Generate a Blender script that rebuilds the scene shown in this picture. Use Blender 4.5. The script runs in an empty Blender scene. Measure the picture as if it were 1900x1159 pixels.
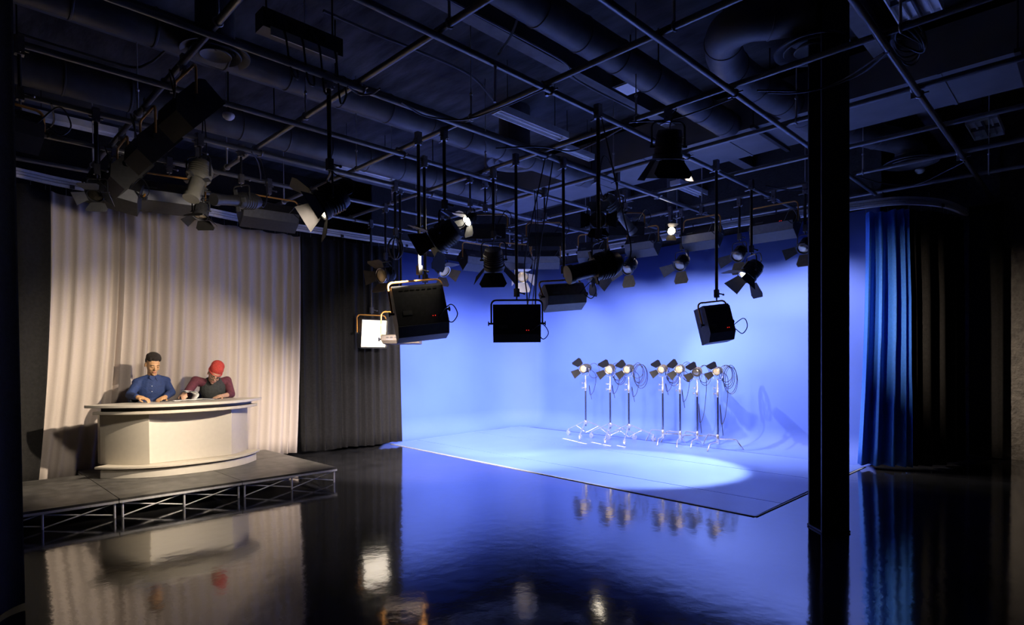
import bpy, math, random
import numpy as np
from mathutils import Vector, Matrix
random.seed(7)
R = math.radians
S = bpy.context.scene
COL = S.collection

# ------------------------------------------------------------------ camera
EYE = 1.58
FPX, YAW, PIT, ROL, CX, CY = 1097.6, -0.000815, -0.012566, 0.006990, 950.0, 683.8
a_ = math.pi/4 + YAW
_f = np.array([math.cos(a_)*math.cos(PIT), math.sin(a_)*math.cos(PIT), math.sin(PIT)])
_r = np.array([math.sin(a_), -math.cos(a_), 0.0])
_d = -np.cross(_r, _f)
_r2 = math.cos(ROL)*_r + math.sin(ROL)*_d
_d2 = -math.sin(ROL)*_r + math.cos(ROL)*_d
CM = np.array([_r2, _d2, _f])
cam = bpy.data.cameras.new('camera')
cam.sensor_width = 36.0
cam.lens = FPX/1900*36.0
cam.shift_x = 0.0
cam.shift_y = (CY-579.5)/1900
cam.clip_start = 0.05
cam_o = bpy.data.objects.new('camera', cam)
COL.objects.link(cam_o)
mw = Matrix.Identity(4)
for i in range(3):
    mw[i][0] = _r2[i]; mw[i][1] = -_d2[i]; mw[i][2] = -_f[i]
mw[0][3], mw[1][3], mw[2][3] = 0, 0, EYE
cam_o.matrix_world = mw
S.camera = cam_o

# surveying helpers: where a sight line through the photograph meets a plane of the room
def ray(px, py):
    return CM.T @ np.array([(px-CX)/FPX, (py-CY)/FPX, 1.0])
def atz(px, py, z):
    d = ray(px, py); p = d*((z-EYE)/d[2]); return Vector((p[0], p[1], z))
def atX(px, py, X):
    d = ray(px, py); p = d*(X/d[0]); return Vector((p[0], p[1], p[2]+EYE))
def atY(px, py, Y):
    d = ray(px, py); p = d*(Y/d[1]); return Vector((p[0], p[1], p[2]+EYE))
def zat(X, Y, py):
    lo, hi = -2.0, 8.0
    for _ in range(50):
        m = (lo+hi)/2
        q = CM @ np.array([X, Y, m-EYE])
        if q[1]/q[2]*FPX+CY > py: lo = m
        else: hi = m
    return lo
def pxm(p):                      # pixels per metre at a point
    q = CM @ np.array([p[0], p[1], p[2]-EYE]); return FPX/q[2]

# ------------------------------------------------------------------ world, exposure, big lights
S.view_settings.view_transform = 'Standard'
S.view_settings.look = 'None'
S.view_settings.gamma = 1.0
S.view_settings.use_curve_mapping = False
S.view_settings.exposure = 0.0
w = bpy.data.worlds.new('studio_world'); S.world = w; w.use_nodes = True
w.node_tree.nodes['Background'].inputs[0].default_value = (0.35, 0.42, 1.0, 1)
w.node_tree.nodes['Background'].inputs[1].default_value = 0.006

def spot(name, loc, target, watts, size, blend, col, radius=0.06):
    l = bpy.data.lights.new(name, 'SPOT'); l.energy = watts; l.spot_size = R(size); l.spot_blend = blend
    l.color = col; l.shadow_soft_size = radius
    o = bpy.data.objects.new(name, l); COL.objects.link(o); o.location = loc
    o.rotation_euler = (Vector(target)-Vector(loc)).to_track_quat('-Z', 'Y').to_euler()
    return o
def area(name, loc, direction, watts, sx, sy, col, spread=180):
    l = bpy.data.lights.new(name, 'AREA'); l.energy = watts; l.shape = 'RECTANGLE'; l.size = sx; l.size_y = sy
    l.color = col; l.spread = R(spread)
    o = bpy.data.objects.new(name, l); COL.objects.link(o); o.location = loc
    o.rotation_euler = Vector(direction).to_track_quat('-Z', 'Y').to_euler()
    return o
def dirv(yaw, pitch):
    return Vector((math.cos(R(yaw))*math.cos(R(pitch)), math.sin(R(yaw))*math.cos(R(pitch)), math.sin(R(pitch))))

WARM = (1.0, 0.80, 0.60)
COOL = (1.0, 0.87, 0.88)
# ------------------------------------------------------------------ materials
MATS = {}
def mat(name, col, rough=0.6, metal=0.0, noise=0.0, nscale=20.0, bump=0.0, bscale=60.0, emit=0.0, ecol=None, ior=None, stretch=None, spec=None):
    if name in MATS: return MATS[name]
    m = bpy.data.materials.new(name); m.use_nodes = True
    nt = m.node_tree; b = nt.nodes['Principled BSDF']
    b.inputs['Base Color'].default_value = (*col, 1)
    b.inputs['Roughness'].default_value = rough
    b.inputs['Metallic'].default_value = metal
    if ior: b.inputs['IOR'].default_value = ior
    if spec is not None: b.inputs['Specular IOR Level'].default_value = spec
    tc = nt.nodes.new('ShaderNodeTexCoord')
    mp = nt.nodes.new('ShaderNodeMapping'); nt.links.new(tc.outputs['Object'], mp.inputs['Vector'])
    if stretch: mp.inputs['Scale'].default_value = stretch
    if noise > 0:
        n = nt.nodes.new('ShaderNodeTexNoise'); n.inputs['Scale'].default_value = nscale; n.inputs['Detail'].default_value = 5
        nt.links.new(mp.outputs['Vector'], n.inputs['Vector'])
        r = nt.nodes.new('ShaderNodeValToRGB')
        r.color_ramp.elements[0].position = 0.3; r.color_ramp.elements[1].position = 0.7
        lo = [max(0, c*(1-noise)) for c in col]; hi = [min(1, c*(1+noise)) for c in col]
        r.color_ramp.elements[0].color = (*lo, 1); r.color_ramp.elements[1].color = (*hi, 1)
        nt.links.new(n.outputs['Fac'], r.inputs['Fac']); nt.links.new(r.outputs['Color'], b.inputs['Base Color'])
    if bump > 0:
        n2 = nt.nodes.new('ShaderNodeTexNoise'); n2.inputs['Scale'].default_value = bscale; n2.inputs['Detail'].default_value = 4
        nt.links.new(mp.outputs['Vector'], n2.inputs['Vector'])
        bp = nt.nodes.new('ShaderNodeBump'); bp.inputs['Strength'].default_value = bump; bp.inputs['Distance'].default_value = 0.02
        nt.links.new(n2.outputs['Fac'], bp.inputs['Height']); nt.links.new(bp.outputs['Normal'], b.inputs['Normal'])
    if emit > 0:
        b.inputs['Emission Color'].default_value = (*(ecol or col), 1)
        b.inputs['Emission Strength'].default_value = emit
    MATS[name] = m
    return m

M_floor = mat('polished_dark_floor', (0.019, 0.019, 0.020), 0.085, noise=0.35, nscale=3.0, bump=0.06, bscale=7.0, ior=1.95)
M_ceil = mat('rough_black_ceiling', (0.050, 0.050, 0.054), 0.95, noise=0.7, nscale=5.0, bump=0.9, bscale=12.0, stretch=(1, 0.3, 1))
M_wall = mat('black_painted_wall', (0.022, 0.021, 0.022), 0.75, noise=0.3, bump=0.4, bscale=30)
M_brick = mat('dark_painted_block', (0.110, 0.100, 0.088), 0.55, noise=0.4, nscale=12, bump=0.6, bscale=25)
M_steel = mat('black_painted_steel', (0.028, 0.026, 0.025), 0.5, noise=0.2, bump=0.05)
M_cyc = mat('blue_cyclorama_paint', (0.076, 0.150, 0.61), 0.75, noise=0.03, nscale=1.5)
M_cycfl = mat('blue_cyclorama_floor_paint', (0.112, 0.195, 0.62), 0.32, noise=0.05, nscale=2.0, bump=0.02, bscale=8)
M_edge = mat('grey_board_edge', (0.36, 0.37, 0.40), 0.7, noise=0.2)
M_pipe = mat('dull_grey_pipe', (0.20, 0.20, 0.21), 0.34, 0.5, noise=0.15, nscale=8)
M_clamp = mat('cast_clamp_metal', (0.30, 0.30, 0.32), 0.35, 0.9, noise=0.2)
M_chrome = mat('bright_chrome', (0.80, 0.79, 0.78), 0.18, 0.88, noise=0.05)
M_polem = mat('stand_pole_steel', (0.30, 0.30, 0.33), 0.18, 1.0, noise=0.1)
M_alu = mat('brushed_aluminium', (0.84, 0.84, 0.85), 0.35, 0.15, noise=0.08, nscale=40)
M_black = mat('black_lamp_enamel', (0.024, 0.024, 0.026), 0.42, noise=0.2, nscale=30)
M_dark = mat('charcoal_lamp_housing', (0.060, 0.061, 0.068), 0.5, noise=0.2, nscale=25)
M_grey = mat('grey_lamp_panel', (0.24, 0.245, 0.26), 0.45, noise=0.1)
M_brown = mat('bronze_lamp_housing', (0.10, 0.082, 0.060), 0.45, noise=0.2)
M_olive = mat('dull_cream_enamel', (0.21, 0.20, 0.165), 0.55, noise=0.1)
M_white = mat('white_lamp_enamel', (0.62, 0.60, 0.55), 0.5, noise=0.06)
M_gold = mat('gold_yoke_metal', (0.80, 0.38, 0.075), 0.35, 0.2, noise=0.12)
M_barn = mat('bronzed_barn_door', (0.080, 0.062, 0.042), 0.5, 0.2, noise=0.2)
M_barnb = mat('black_barn_door', (0.014, 0.013, 0.012), 0.7, noise=0.2, spec=0.25)
M_lens = mat('fresnel_lens_glass', (0.30, 0.26, 0.20), 0.10, 0.7, bump=0.25, bscale=30)
M_lensy = mat('amber_reflector_lens', (0.85, 0.66, 0.34), 0.25, 0.3, bump=0.3, bscale=25)
M_lit = mat('lit_lens', (1, 0.9, 0.75), 0.3, emit=9.0, ecol=(1.0, 0.86, 0.62))
M_lit2 = mat('glowing_bulb', (1, 0.9, 0.75), 0.3, emit=60.0, ecol=(1.0, 0.88, 0.66))
M_tube = mat('lit_fluorescent_tube', (1, 1, 1), 0.3, emit=2.6, ecol=(1.0, 0.90, 0.72))
M_glow = mat('warm_lit_reflector', (0.9, 0.85, 0.7), 0.4, emit=1.15, ecol=(1.0, 0.86, 0.58))
M_tubeoff = mat('unlit_fluorescent_tube', (0.72, 0.72, 0.74), 0.3, noise=0.04)
M_refl = mat('lamp_reflector_sheet', (0.45, 0.45, 0.46), 0.25, 0.9, noise=0.06)
M_refld = mat('dark_egg_crate', (0.075, 0.075, 0.085), 0.35, 0.6, noise=0.2)
M_refl2 = mat('dull_ribbed_reflector', (0.11, 0.11, 0.12), 0.35, 0.6, noise=0.2)
M_red = mat('red_indicator', (0.9, 0.02, 0.02), 0.3, emit=1.5, ecol=(1, 0.03, 0.02))
M_label = mat('rating_label', (0.13, 0.13, 0.13), 0.5, noise=0.2, nscale=120)
M_rubber = mat('black_cable_rubber', (0.014, 0.014, 0.016), 0.45, noise=0.2)
M_conduit = mat('grey_conduit', (0.55, 0.55, 0.58), 0.35, 0.2, noise=0.1)
M_duct = mat('painted_duct_metal', (0.095, 0.095, 0.10), 0.5, 0.0, noise=0.25, nscale=6, bump=0.05)
M_soffit = mat('grey_duct_panel', (0.17, 0.172, 0.185), 0.6, noise=0.1, nscale=3)
M_beam = mat('grey_beam_flange', (0.13, 0.13, 0.135), 0.7, noise=0.25, nscale=5)
M_lum = mat('white_fixture_enamel', (0.86, 0.86, 0.88), 0.4, noise=0.04)
M_beige = mat('beige_curtain_cloth', (0.46, 0.40, 0.355), 0.9, noise=0.03, nscale=60, bump=0.1, bscale=160)
M_bcurt = mat('black_curtain_cloth', (0.0130, 0.0125, 0.0120), 0.92, noise=0.25, nscale=30, bump=0.2, bscale=120, spec=0.25)
M_blcurt = mat('blue_curtain_cloth', (0.030, 0.165, 0.68), 0.75, noise=0.10, nscale=30, bump=0.15, bscale=120)
M_deck = mat('worn_black_deck', (0.075, 0.072, 0.066), 0.42, noise=0.5, nscale=7, bump=0.1)
M_deskw = mat('cream_desk_laminate', (0.56, 0.51, 0.42), 0.45, noise=0.03)
M_desktop = mat('pale_desk_top', (0.58, 0.54, 0.465), 0.32, noise=0.03)
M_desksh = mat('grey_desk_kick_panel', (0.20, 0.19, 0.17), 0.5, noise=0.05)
M_skin1 = mat('warm_tan_skin', (0.50, 0.285, 0.140), 0.5, noise=0.08, nscale=30)
M_skin2 = mat('light_skin', (0.60, 0.36, 0.24), 0.5, noise=0.08, nscale=30)
M_hair = mat('black_curly_hair', (0.022, 0.015, 0.011), 0.8, noise=0.4, nscale=90, bump=1.0, bscale=160)
M_navy = mat('navy_shirt_cotton', (0.014, 0.034, 0.125), 0.8, noise=0.2, nscale=30, bump=0.2, bscale=60)
M_maroon = mat('maroon_jersey', (0.120, 0.028, 0.045), 0.85, noise=0.2, nscale=30, bump=0.2, bscale=60)
M_char = mat('charcoal_jersey', (0.036, 0.040, 0.040), 0.85, noise=0.2, nscale=30, bump=0.2, bscale=60)
M_redhat = mat('red_knit', (0.52, 0.055, 0.042), 0.85, noise=0.2, nscale=60, bump=0.5, bscale=90)
M_trous = mat('dark_trousers', (0.02, 0.022, 0.03), 0.85, noise=0.2)
M_eye = mat('dark_eye', (0.03, 0.02, 0.015), 0.2)
M_lip = mat('lip_skin', (0.40, 0.13, 0.09), 0.5)
M_button = mat('pale_button', (0.6, 0.62, 0.68), 0.4)
M_paper = mat('white_paper', (0.72, 0.72, 0.72), 0.7, noise=0.08, nscale=60)
M_dash = mat('white_floor_reflection', (0.85, 0.87, 0.9), 0.4, noise=0.05)

# ------------------------------------------------------------------ mesh builder
def frame(axis, up=Vector((0, 0, 1))):
    w_ = Vector(axis).normalized()
    if abs(w_.dot(up)) > 0.995: up = Vector((0, 1, 0)) if abs(w_.y) < 0.9 else Vector((1, 0, 0))
    u = up.cross(w_).normalized(); v = w_.cross(u)
    return u, v, w_
class MB:
    def __init__(s): s.v = []; s.f = []
    def add(s, vs, fs):
        n = len(s.v); s.v += [tuple(p) for p in vs]; s.f += [tuple(n+i for i in f) for f in fs]; return s
    def box(s, c, size, ax=None):
        c = Vector(c); u, v, w_ = ax if ax else (Vector((1, 0, 0)), Vector((0, 1, 0)), Vector((0, 0, 1)))
        hx, hy, hz = [k/2 for k in size]
        vs = [c+u*x*hx+v*y*hy+w_*z*hz for z in (-1, 1) for y in (-1, 1) for x in (-1, 1)]
        return s.add(vs, [(0, 2, 3, 1), (4, 5, 7, 6), (0, 1, 5, 4), (2, 6, 7, 3), (0, 4, 6, 2), (1, 3, 7, 5)])
    def cyl(s, p0, p1, r0, r1=None, n=12):
        r1 = r0 if r1 is None else r1
        return s.rings([(Vector(p0), r0), (Vector(p1), r1)], n)
    def rings(s, pr, n=12, closed_caps=True):
        pts = [p for p, _ in pr]; axis = pts[-1]-pts[0]; u, v, _ = frame(axis); vs = []
        for p, r in pr:
            for i in range(n):
                t = 2*math.pi*i/n; vs.append(p+u*math.cos(t)*r+v*math.sin(t)*r)
        fs = []
        for k in range(len(pr)-1):
            for i in range(n):
                j = (i+1) % n; fs.append((k*n+i, k*n+j, (k+1)*n+j, (k+1)*n+i))
        if closed_caps: fs += [tuple(range(n-1, -1, -1)), tuple(range((len(pr)-1)*n, len(pr)*n))]
        return s.add(vs, fs)
    def lathe(s, prof, o, axis, n=20, caps=True):
        o = Vector(o); ax = Vector(axis).normalized(); u, v, _ = frame(ax); vs = []; fs = []
        for r, h in prof:
            for i in range(n):
                t = 2*math.pi*i/n; vs.append(o+ax*h+(u*math.cos(t)+v*math.sin(t))*max(r, 1e-4))
        for k in range(len(prof)-1):
            for i in range(n):
                j = (i+1) % n; fs.append((k*n+i, k*n+j, (k+1)*n+j, (k+1)*n+i))
        if caps: fs += [tuple(range(n-1, -1, -1)), tuple(range((len(prof)-1)*n, len(prof)*n))]
        return s.add(vs, fs)
    def tube(s, pts, r, n=8):
        pts = [Vector(p) for p in pts]; vs = []; fs = []; up = None
        for i, p in enumerate(pts):
            t = (pts[min(i+1, len(pts)-1)]-pts[max(i-1, 0)])
            if t.length < 1e-9: t = Vector((0, 0, 1))
            t.normalize()
            if up is None: u, v, _ = frame(t)
            else:
                u = (up-t*up.dot(t)); u = u.normalized() if u.length > 1e-6 else frame(t)[0]
                v = t.cross(u)
            up = u; rr = r[i] if isinstance(r, (list, tuple)) else r
            for k in range(n):
                a = 2*math.pi*k/n; vs.append(p+u*math.cos(a)*rr+v*math.sin(a)*rr)
        for i in range(len(pts)-1):
            for k in range(n):
                j = (k+1) % n; fs.append((i*n+k, i*n+j, (i+1)*n+j, (i+1)*n+k))
        fs += [tuple(range(n-1, -1, -1)), tuple(range((len(pts)-1)*n, len(pts)*n))]
        return s.add(vs, fs)
    def sphere(s, c, r, Rm=None, nu=16, nv=10):
        c = Vector(c); r = (r, r, r) if not isinstance(r, (tuple, list)) else r; vs = []; fs = []
        for j in range(1, nv):
            ph = math.pi*j/nv
            for i in range(nu):
                t = 2*math.pi*i/nu
                p = Vector((r[0]*math.sin(ph)*math.cos(t), r[1]*math.sin(ph)*math.sin(t), r[2]*math.cos(ph)))
                vs.append(c+(Rm @ p if Rm else p))
        for j in range(nv-2):
            for i in range(nu):
                k = (i+1) % nu; fs.append((j*nu+i, (j+1)*nu+i, (j+1)*nu+k, j*nu+k))
        tp = Vector((0, 0, r[2])); n0 = len(vs)
        vs += [c+(Rm @ tp if Rm else tp), c-(Rm @ tp if Rm else tp)]
        for i in range(nu):
            k = (i+1) % nu; fs.append((n0, i, k)); fs.append((n0+1, (nv-2)*nu+k, (nv-2)*nu+i))
        return s.add(vs, fs)
    def prism(s, poly, o, u, v, w_, t0, t1):
        o = Vector(o); n = len(poly)
        vs = [o+u*a+v*b+w_*t0 for a, b in poly]+[o+u*a+v*b+w_*t1 for a, b in poly]
        fs = [tuple(range(n-1, -1, -1)), tuple(range(n, 2*n))]+[(i, (i+1) % n, n+(i+1) % n, n+i) for i in range(n)]
        return s.add(vs, fs)
    def torus(s, c, axis, r, rt, n=20, m=8):
        u, v, w_ = frame(axis); c = Vector(c); vs = []; fs = []
        for i in range(n):
            a = 2*math.pi*i/n; d = u*math.cos(a)+v*math.sin(a)
            for j in range(m):
                b = 2*math.pi*j/m; vs.append(c+d*(r+rt*math.cos(b))+w_*rt*math.sin(b))
        for i in range(n):
            for j in range(m):
                fs.append((i*m+j, ((i+1) % n)*m+j, ((i+1) % n)*m+(j+1) % m, i*m+(j+1) % m))
        return s.add(vs, fs)
ORG = {}
def obj(name, mb, m, parent=None, smooth=35, origin=None):
    o0 = Vector(ORG[parent.name]) if parent is not None else Vector(origin if origin is not None else (0, 0, 0))
    me = bpy.data.meshes.new(name)
    me.from_pydata([tuple(Vector(p)-o0) for p in mb.v], [], mb.f)
    me.materials.append(m); me.validate(); me.update()
    if smooth:
        for p in me.polygons: p.use_smooth = True
        me.set_sharp_from_angle(angle=R(smooth))
    import bmesh
    b = bmesh.new(); b.from_mesh(me); bmesh.ops.recalc_face_normals(b, faces=b.faces); b.to_mesh(me); b.free()
    o = bpy.data.objects.new(name, me); COL.objects.link(o)
    if parent is not None: o.parent = parent
    else: o.location = o0
    ORG[o.name] = o0
    return o
def tag(o, label=None, cat=None, group=None, kind=None):
    if label: o['label'] = label
    if cat: o['category'] = cat
    if group: o['group'] = group
    if kind: o['kind'] = kind
    return o
def thing(name, label, cat, loc, group=None):
    o = bpy.data.objects.new(name, None); COL.objects.link(o); o.location = loc; o.empty_display_size = 0.1
    ORG[o.name] = Vector(loc)
    return tag(o, label, cat, group)
def struct(name, mb, m, label=None, **k):
    o = obj(name, mb, m, **k); o['kind'] = 'structure'
    if label: o['label'] = label
    return o
def lerp(a, b, t): return a+(b-a)*t
def curve(pts, n):                       # Catmull-Rom through points
    pts = [Vector(p) for p in pts]; P = [2*pts[0]-pts[1]]+pts+[2*pts[-1]-pts[-2]]; out = []
    for i in range(1, len(P)-2):
        for k in range(n):
            t = k/n; a, b, c, d = P[i-1], P[i], P[i+1], P[i+2]
            out.append(0.5*((2*b)+(c-a)*t+(2*a-5*b+4*c-d)*t*t+(-a+3*b-3*c+d)*t**3))
    out.append(pts[-1]); return out

# ================================================================== the room
CEIL = 5.3
fm = MB(); nx, ny = 60, 60
fm.box((4.7, 3.9, -0.06), (14.9, 15.0, 0.12))
struct('floor', fm, M_floor, 'polished dark concrete studio floor', smooth=0)
cm = MB(); cm.box((4.7, 3.9, CEIL+0.05), (14.9, 15.0, 0.10))
struct('ceiling', cm, M_ceil, 'rough black ribbed ceiling deck', smooth=0)
struct('wall_left', MB().box((4.7, 11.35, 2.65), (14.9, 0.1, 5.3)), M_wall, 'black wall behind the curtains', smooth=0)
wr = MB().box((12.05, 3.9, 2.65), (0.2, 15.0, 5.3))
wr.box((11.91, 1.30, 2.65), (0.10, 0.34, 5.3)); wr.box((11.91, 0.55, 2.65), (0.08, 0.26, 5.3))
for k in range(26): wr.box((11.948, 0.2, 0.1+k*0.205), (0.006, 3.6, 0.19))
struct('wall_right', wr, M_brick, 'dark painted masonry wall at the far right', smooth=0)
struct('baseboard_right', MB().box((11.925, -0.4, 0.06), (0.03, 1.4, 0.12)), M_wall, smooth=0)
struct('wall_back', MB().box((4.7, -3.55, 2.65), (14.9, 0.1, 5.3)), M_wall, smooth=0)
struct('wall_front', MB().box((-2.7, 3.9, 2.65), (0.1, 15.0, 5.3)), M_wall, smooth=0)

# steel column, an H section on a base plate
cb = atz(1550, 988, 0)
cu = Vector((_r[0], _r[1], 0)).normalized(); cv = Vector((_f[0], _f[1], 0)).normalized()
ax = (cu, cv, Vector((0, 0, 1)))
ca = MB(); W = 0.250
cc = cb+cv*0.12
ca.box(cc-cv*0.115+Vector((0, 0, 2.65)), (W, 0.02, 5.3), ax)
ca.box(cc+cv*0.115+Vector((0, 0, 2.65)), (W, 0.02, 5.3), ax)
ca.box(cc+Vector((0, 0, 2.65)), (0.014, 0.23, 5.3), ax)
ca.box(cc+Vector((0, 0, 0.012)), (0.262, 0.265, 0.018), ax)
colm = struct('steel_column', ca, M_steel, 'black steel H column standing on the dark floor', smooth=0)

# cyclorama: coved blue wall and painted floor boards
seam = [(6.42, 9.80), (7.2, 9.86), (8.9, 10.02), (9.7, 10.10), (10.12, 10.02), (10.38, 9.75), (10.42, 9.3), (10.25, 7.0), (10.02, 4.3), (9.88, 3.0), (9.80, 2.44)]
path = curve([(x, y, 0) for x, y in seam], 10)
Rc = 0.42; TOPZ = 3.86
prof = [(Rc*(1-math.cos(t))*0+Rc*math.sin(t), Rc*(1-math.cos(t))) for t in [k*math.pi/2/8 for k in range(9)]]
prof = [(-0.02, 0.003)]+[(o, max(h, 0.003)) for o, h in prof]+[(Rc, 1.2), (Rc, 2.2), (Rc, TOPZ)]
vs = []; fs = []; K = len(prof)
for i, p in enumerate(path):
    t = path[min(i+1, len(path)-1)]-path[max(i-1, 0)]; t.normalize(); nrm = Vector((-t.y, t.x, 0))
    for o_, h in prof: vs.append(p+nrm*o_+Vector((0, 0, h)))
for i in range(len(path)-1):
    for k in range(K-1): fs.append((i*K+k, (i+1)*K+k, (i+1)*K+k+1, i*K+k+1))
cyc = struct('wall_cyclorama', MB().add(vs, fs), M_cyc, 'blue painted cyclorama wall curving around the back corner', smooth=60)
sm = cyc.modifiers.new('thickness', 'SOLIDIFY'); sm.thickness = 0.03; sm.offset = 1 
# dark strip of wall above the cyclorama
vs = []; fs = []
for i, p in enumerate(path):
    t = path[min(i+1, len(path)-1)]-path[max(i-1, 0)]; t.normalize(); nrm = Vector((-t.y, t.x, 0))
    for o_, h in ((Rc+0.06, TOPZ-0.2), (Rc+0.06, CEIL), (Rc+0.10, CEIL), (Rc+0.10, TOPZ-0.2)): vs.append(p+nrm*o_+Vector((0, 0, h)))
for i in range(len(path)-1):
    for k in range(4): fs.append((i*4+k, (i+1)*4+k, (i+1)*4+(k+1) % 4, i*4+(k+1) % 4))
struct('wall_upper', MB().add(vs, fs), M_wall, 'black wall above the cyclorama', smooth=60)
# floor boards: strips parallel to the near edge with thin joints
A0, A1 = Vector((6.42, 9.72, 0)), Vector((5.92, 2.47, 0))
strips = [(A0, A1), (Vector((7.08, 9.79, 0)), Vector((6.645, 2.48, 0))), (Vector((8.75, 9.95, 0)), Vector((8.27, 2.5, 0))), (Vector((10.27, 10.0, 0)), Vector((9.80, 2.46, 0)))]
fb = MB(); gap = 0.007
for i in range(3):
    a, b = strips[i]; c, d = strips[i+1]
    g = Vector((gap, 0, 0))
    q = [a+(g if i else Vector()), b+(g if i else Vector()), d-g, c-g]
    fb.prism([(p.x, p.y) for p in q], (0, 0, 0), Vector((1, 0, 0)), Vector((0, 1, 0)), Vector((0, 0, 1)), 0.001, 0.007)
struct('floor_cyclorama', fb, M_cycfl, 'blue painted floor boards in front of the cyclorama', smooth=0)
ed = MB()
for p, q in ((A0, A1), (A1, Vector((9.75, 2.46, 0)))):
    dv = (q-p); L = dv.length; dv.normalize(); nv_ = Vector((0, 0, 1)).cross(dv)
    ed.box((p+q)/2-nv_*(0.012 if q is A1 else 0.012)+Vector((0, 0, 0.004)), (L, 0.02, 0.008), (dv, nv_, Vector((0, 0, 1))))
struct('trim_1', ed, M_edge, 'grey edge strip around the blue floor boards', smooth=0)

# ceiling beams, flanges seen from below
for i, Yb in enumerate((1.75, 4.42, 7.12, 9.75)):
    b = MB(); X0, X1 = -2.4, 11.9
    b.box(((X0+X1)/2, Yb, 4.955), (X1-X0, 0.16, 0.016)); b.box(((X0+X1)/2, Yb, 5.12), (X1-X0, 0.012, 0.33)); b.box(((X0+X1)/2, Yb, 5.29), (X1-X0, 0.16, 0.016))
    struct('ceiling_beam', b, M_beam, 'dark ceiling beam, number %s from the viewer' % ('one', 'two', 'three', 'four')[i], smooth=0)
# wide flat duct panel running across
sf = MB().box((8.22, 3.6, 4.85), (1.05, 9.9, 0.50)); 
for k in range(9): sf.box((8.22, -1.2+k*1.22, 4.597), (1.07, 0.03, 0.012))
o = tag(obj('rectangular_duct', sf, M_soffit, smooth=0, origin=(8.22, 3.6, 4.6)), 'wide flat grey rectangular duct crossing the ceiling behind the steel column', 'duct')
for k in range(3):
    st = MB().box((8.22, 0.6+k*2.6, 4.575), (1.25, 0.05, 0.04)); st.cyl((7.64, 0.6+k*2.6, 4.57), (7.64, 0.6+k*2.6, CEIL), 0.008); st.cyl((8.80, 0.6+k*2.6, 4.57), (8.80, 0.6+k*2.6, CEIL), 0.008)
    obj('hanger_bracket', st, M_steel, o, smooth=0)

def round_duct(label, pts, r, n=24, bands=True, sub=1):
    pts = [Vector(p) for p in pts]
    t = thing('round_duct', label, 'duct', pts[0])
    m = MB(); acc = 0.3; Q = [pts[0]]; rr = [r]
    for i in range(1, len(pts)):          # rolled seams: a small bead every 0.6 m
        seg = pts[i]-pts[i-1]; L = seg.length; d = seg.normalized(); k = acc
        while k < L-0.02:
            for o_, x in ((-0.012, 0), (-0.006, 0.008), (0.006, 0.008), (0.012, 0)): Q.append(pts[i-1]+d*(k+o_)); rr.append(r+x)
            k += 0.6
        acc = k-L if k > L else 0.05; Q.append(pts[i]); rr.append(r)
    m.tube(Q, rr, n)
    obj('duct_body', m, M_duct, t, smooth=25)
    for f in (0.2, 0.5, 0.8):
        p = pts[int(f*(len(pts)-1))] if len(pts) > 3 else lerp(pts[0], pts[-1], f)
        obj('hanger_rod', MB().cyl(p+Vector((0, 0, r)), (p.x, p.y, CEIL), 0.008), M_steel, t)
    return t
H1 = 3.12
round_duct('long round black duct high in the middle of the ceiling, left of the curled duct', [(-1.2, 1.135*H1, EYE+H1), (7.685, 1.135*H1, EYE+H1)], 0.165)
H2 = 2.96
round_duct('round black duct running behind the second row of grid pipes', [(-1.2, 2.0*H2, EYE+H2), (7.685, 2.0*H2, EYE+H2)], 0.16)
H3 = 3.0
round_duct('round black duct farthest back, beyond the other straight ducts', [(-1.0, 2.575*H3, EYE+H3), (7.685, 2.575*H3, EYE+H3)], 0.175)
zU = 4.76
up = curve([atz(1510, 20, zU), atz(1440, 32, zU), atz(1385, 40, zU), atz(1345, 68, zU), atz(1352, 118, zU), atz(1400, 158, zU), atz(1460, 190, zU), atz(1530, 232, zU)], 6)
round_duct('thick curled flexible duct hooking round beside the steel column', up, 0.185, bands=True)
ud = curve([Vector((8.77, 2.62, 4.76)), Vector((9.4, 2.4, 4.74)), Vector((9.95, 2.02, 4.66)), Vector((10.07, 1.96, 4.52))], 5)
round_duct('short elbow duct dropping to the diffuser right of the steel column', ud, 0.17)

def diffuser(label, px, py, z, rpx, neck=None):
    c = atz(px, py, z); r = rpx/pxm(c)
    t = thing('ceiling_diffuser', label, 'diffuser', c)
    m = MB()
    m.lathe([(r*0.55, 0.11), (r*0.75, 0.06), (r, 0.0), (r*0.985, -0.012), (r*0.86, 0.004), (r*0.70, 0.05), (r*0.5, 0.10)], c, (0, 0, 1), 40, caps=False)
    obj('outer_cone', m, M_duct, t, smooth=60)
    m = MB(); m.lathe([(r*0.62, 0.045), (r*0.74, -0.006), (r*0.72, -0.016), (r*0.58, 0.03)], c, (0, 0, 1), 40, caps=False); obj('middle_cone', m, M_duct, t, smooth=60)
    m = MB(); m.lathe([(r*0.36, 0.03), (r*0.46, -0.012), (r*0.44, -0.02), (r*0.2, 0.03), (0.01, 0.035)], c, (0, 0, 1), 40, caps=False); obj('inner_cone', m, M_duct, t, smooth=60)
    m = MB(); m.cyl(c+Vector((0, 0, 0.09)), (c.x, c.y, neck or CEIL), r*0.56, None, 28); obj('duct_neck', m, M_duct, t, smooth=50)
    return t
diffuser('large round ceiling diffuser above the row of gold yoked softlights', 400, 100, 4.4, 60)
diffuser('large round ceiling diffuser at the end of the curled duct', 1505, 92, 4.5, 64)
diffuser('round ceiling diffuser over the middle of the studio by the fluorescent strip', 955, 302, 4.5, 52)
diffuser('round ceiling diffuser over the blue and black curtain', 1690, 302, 4.4, 45, neck=4.6)
diffuser('small round ceiling diffuser above the bright bulb lamp', 1255, 398, 4.5, 30)
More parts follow.
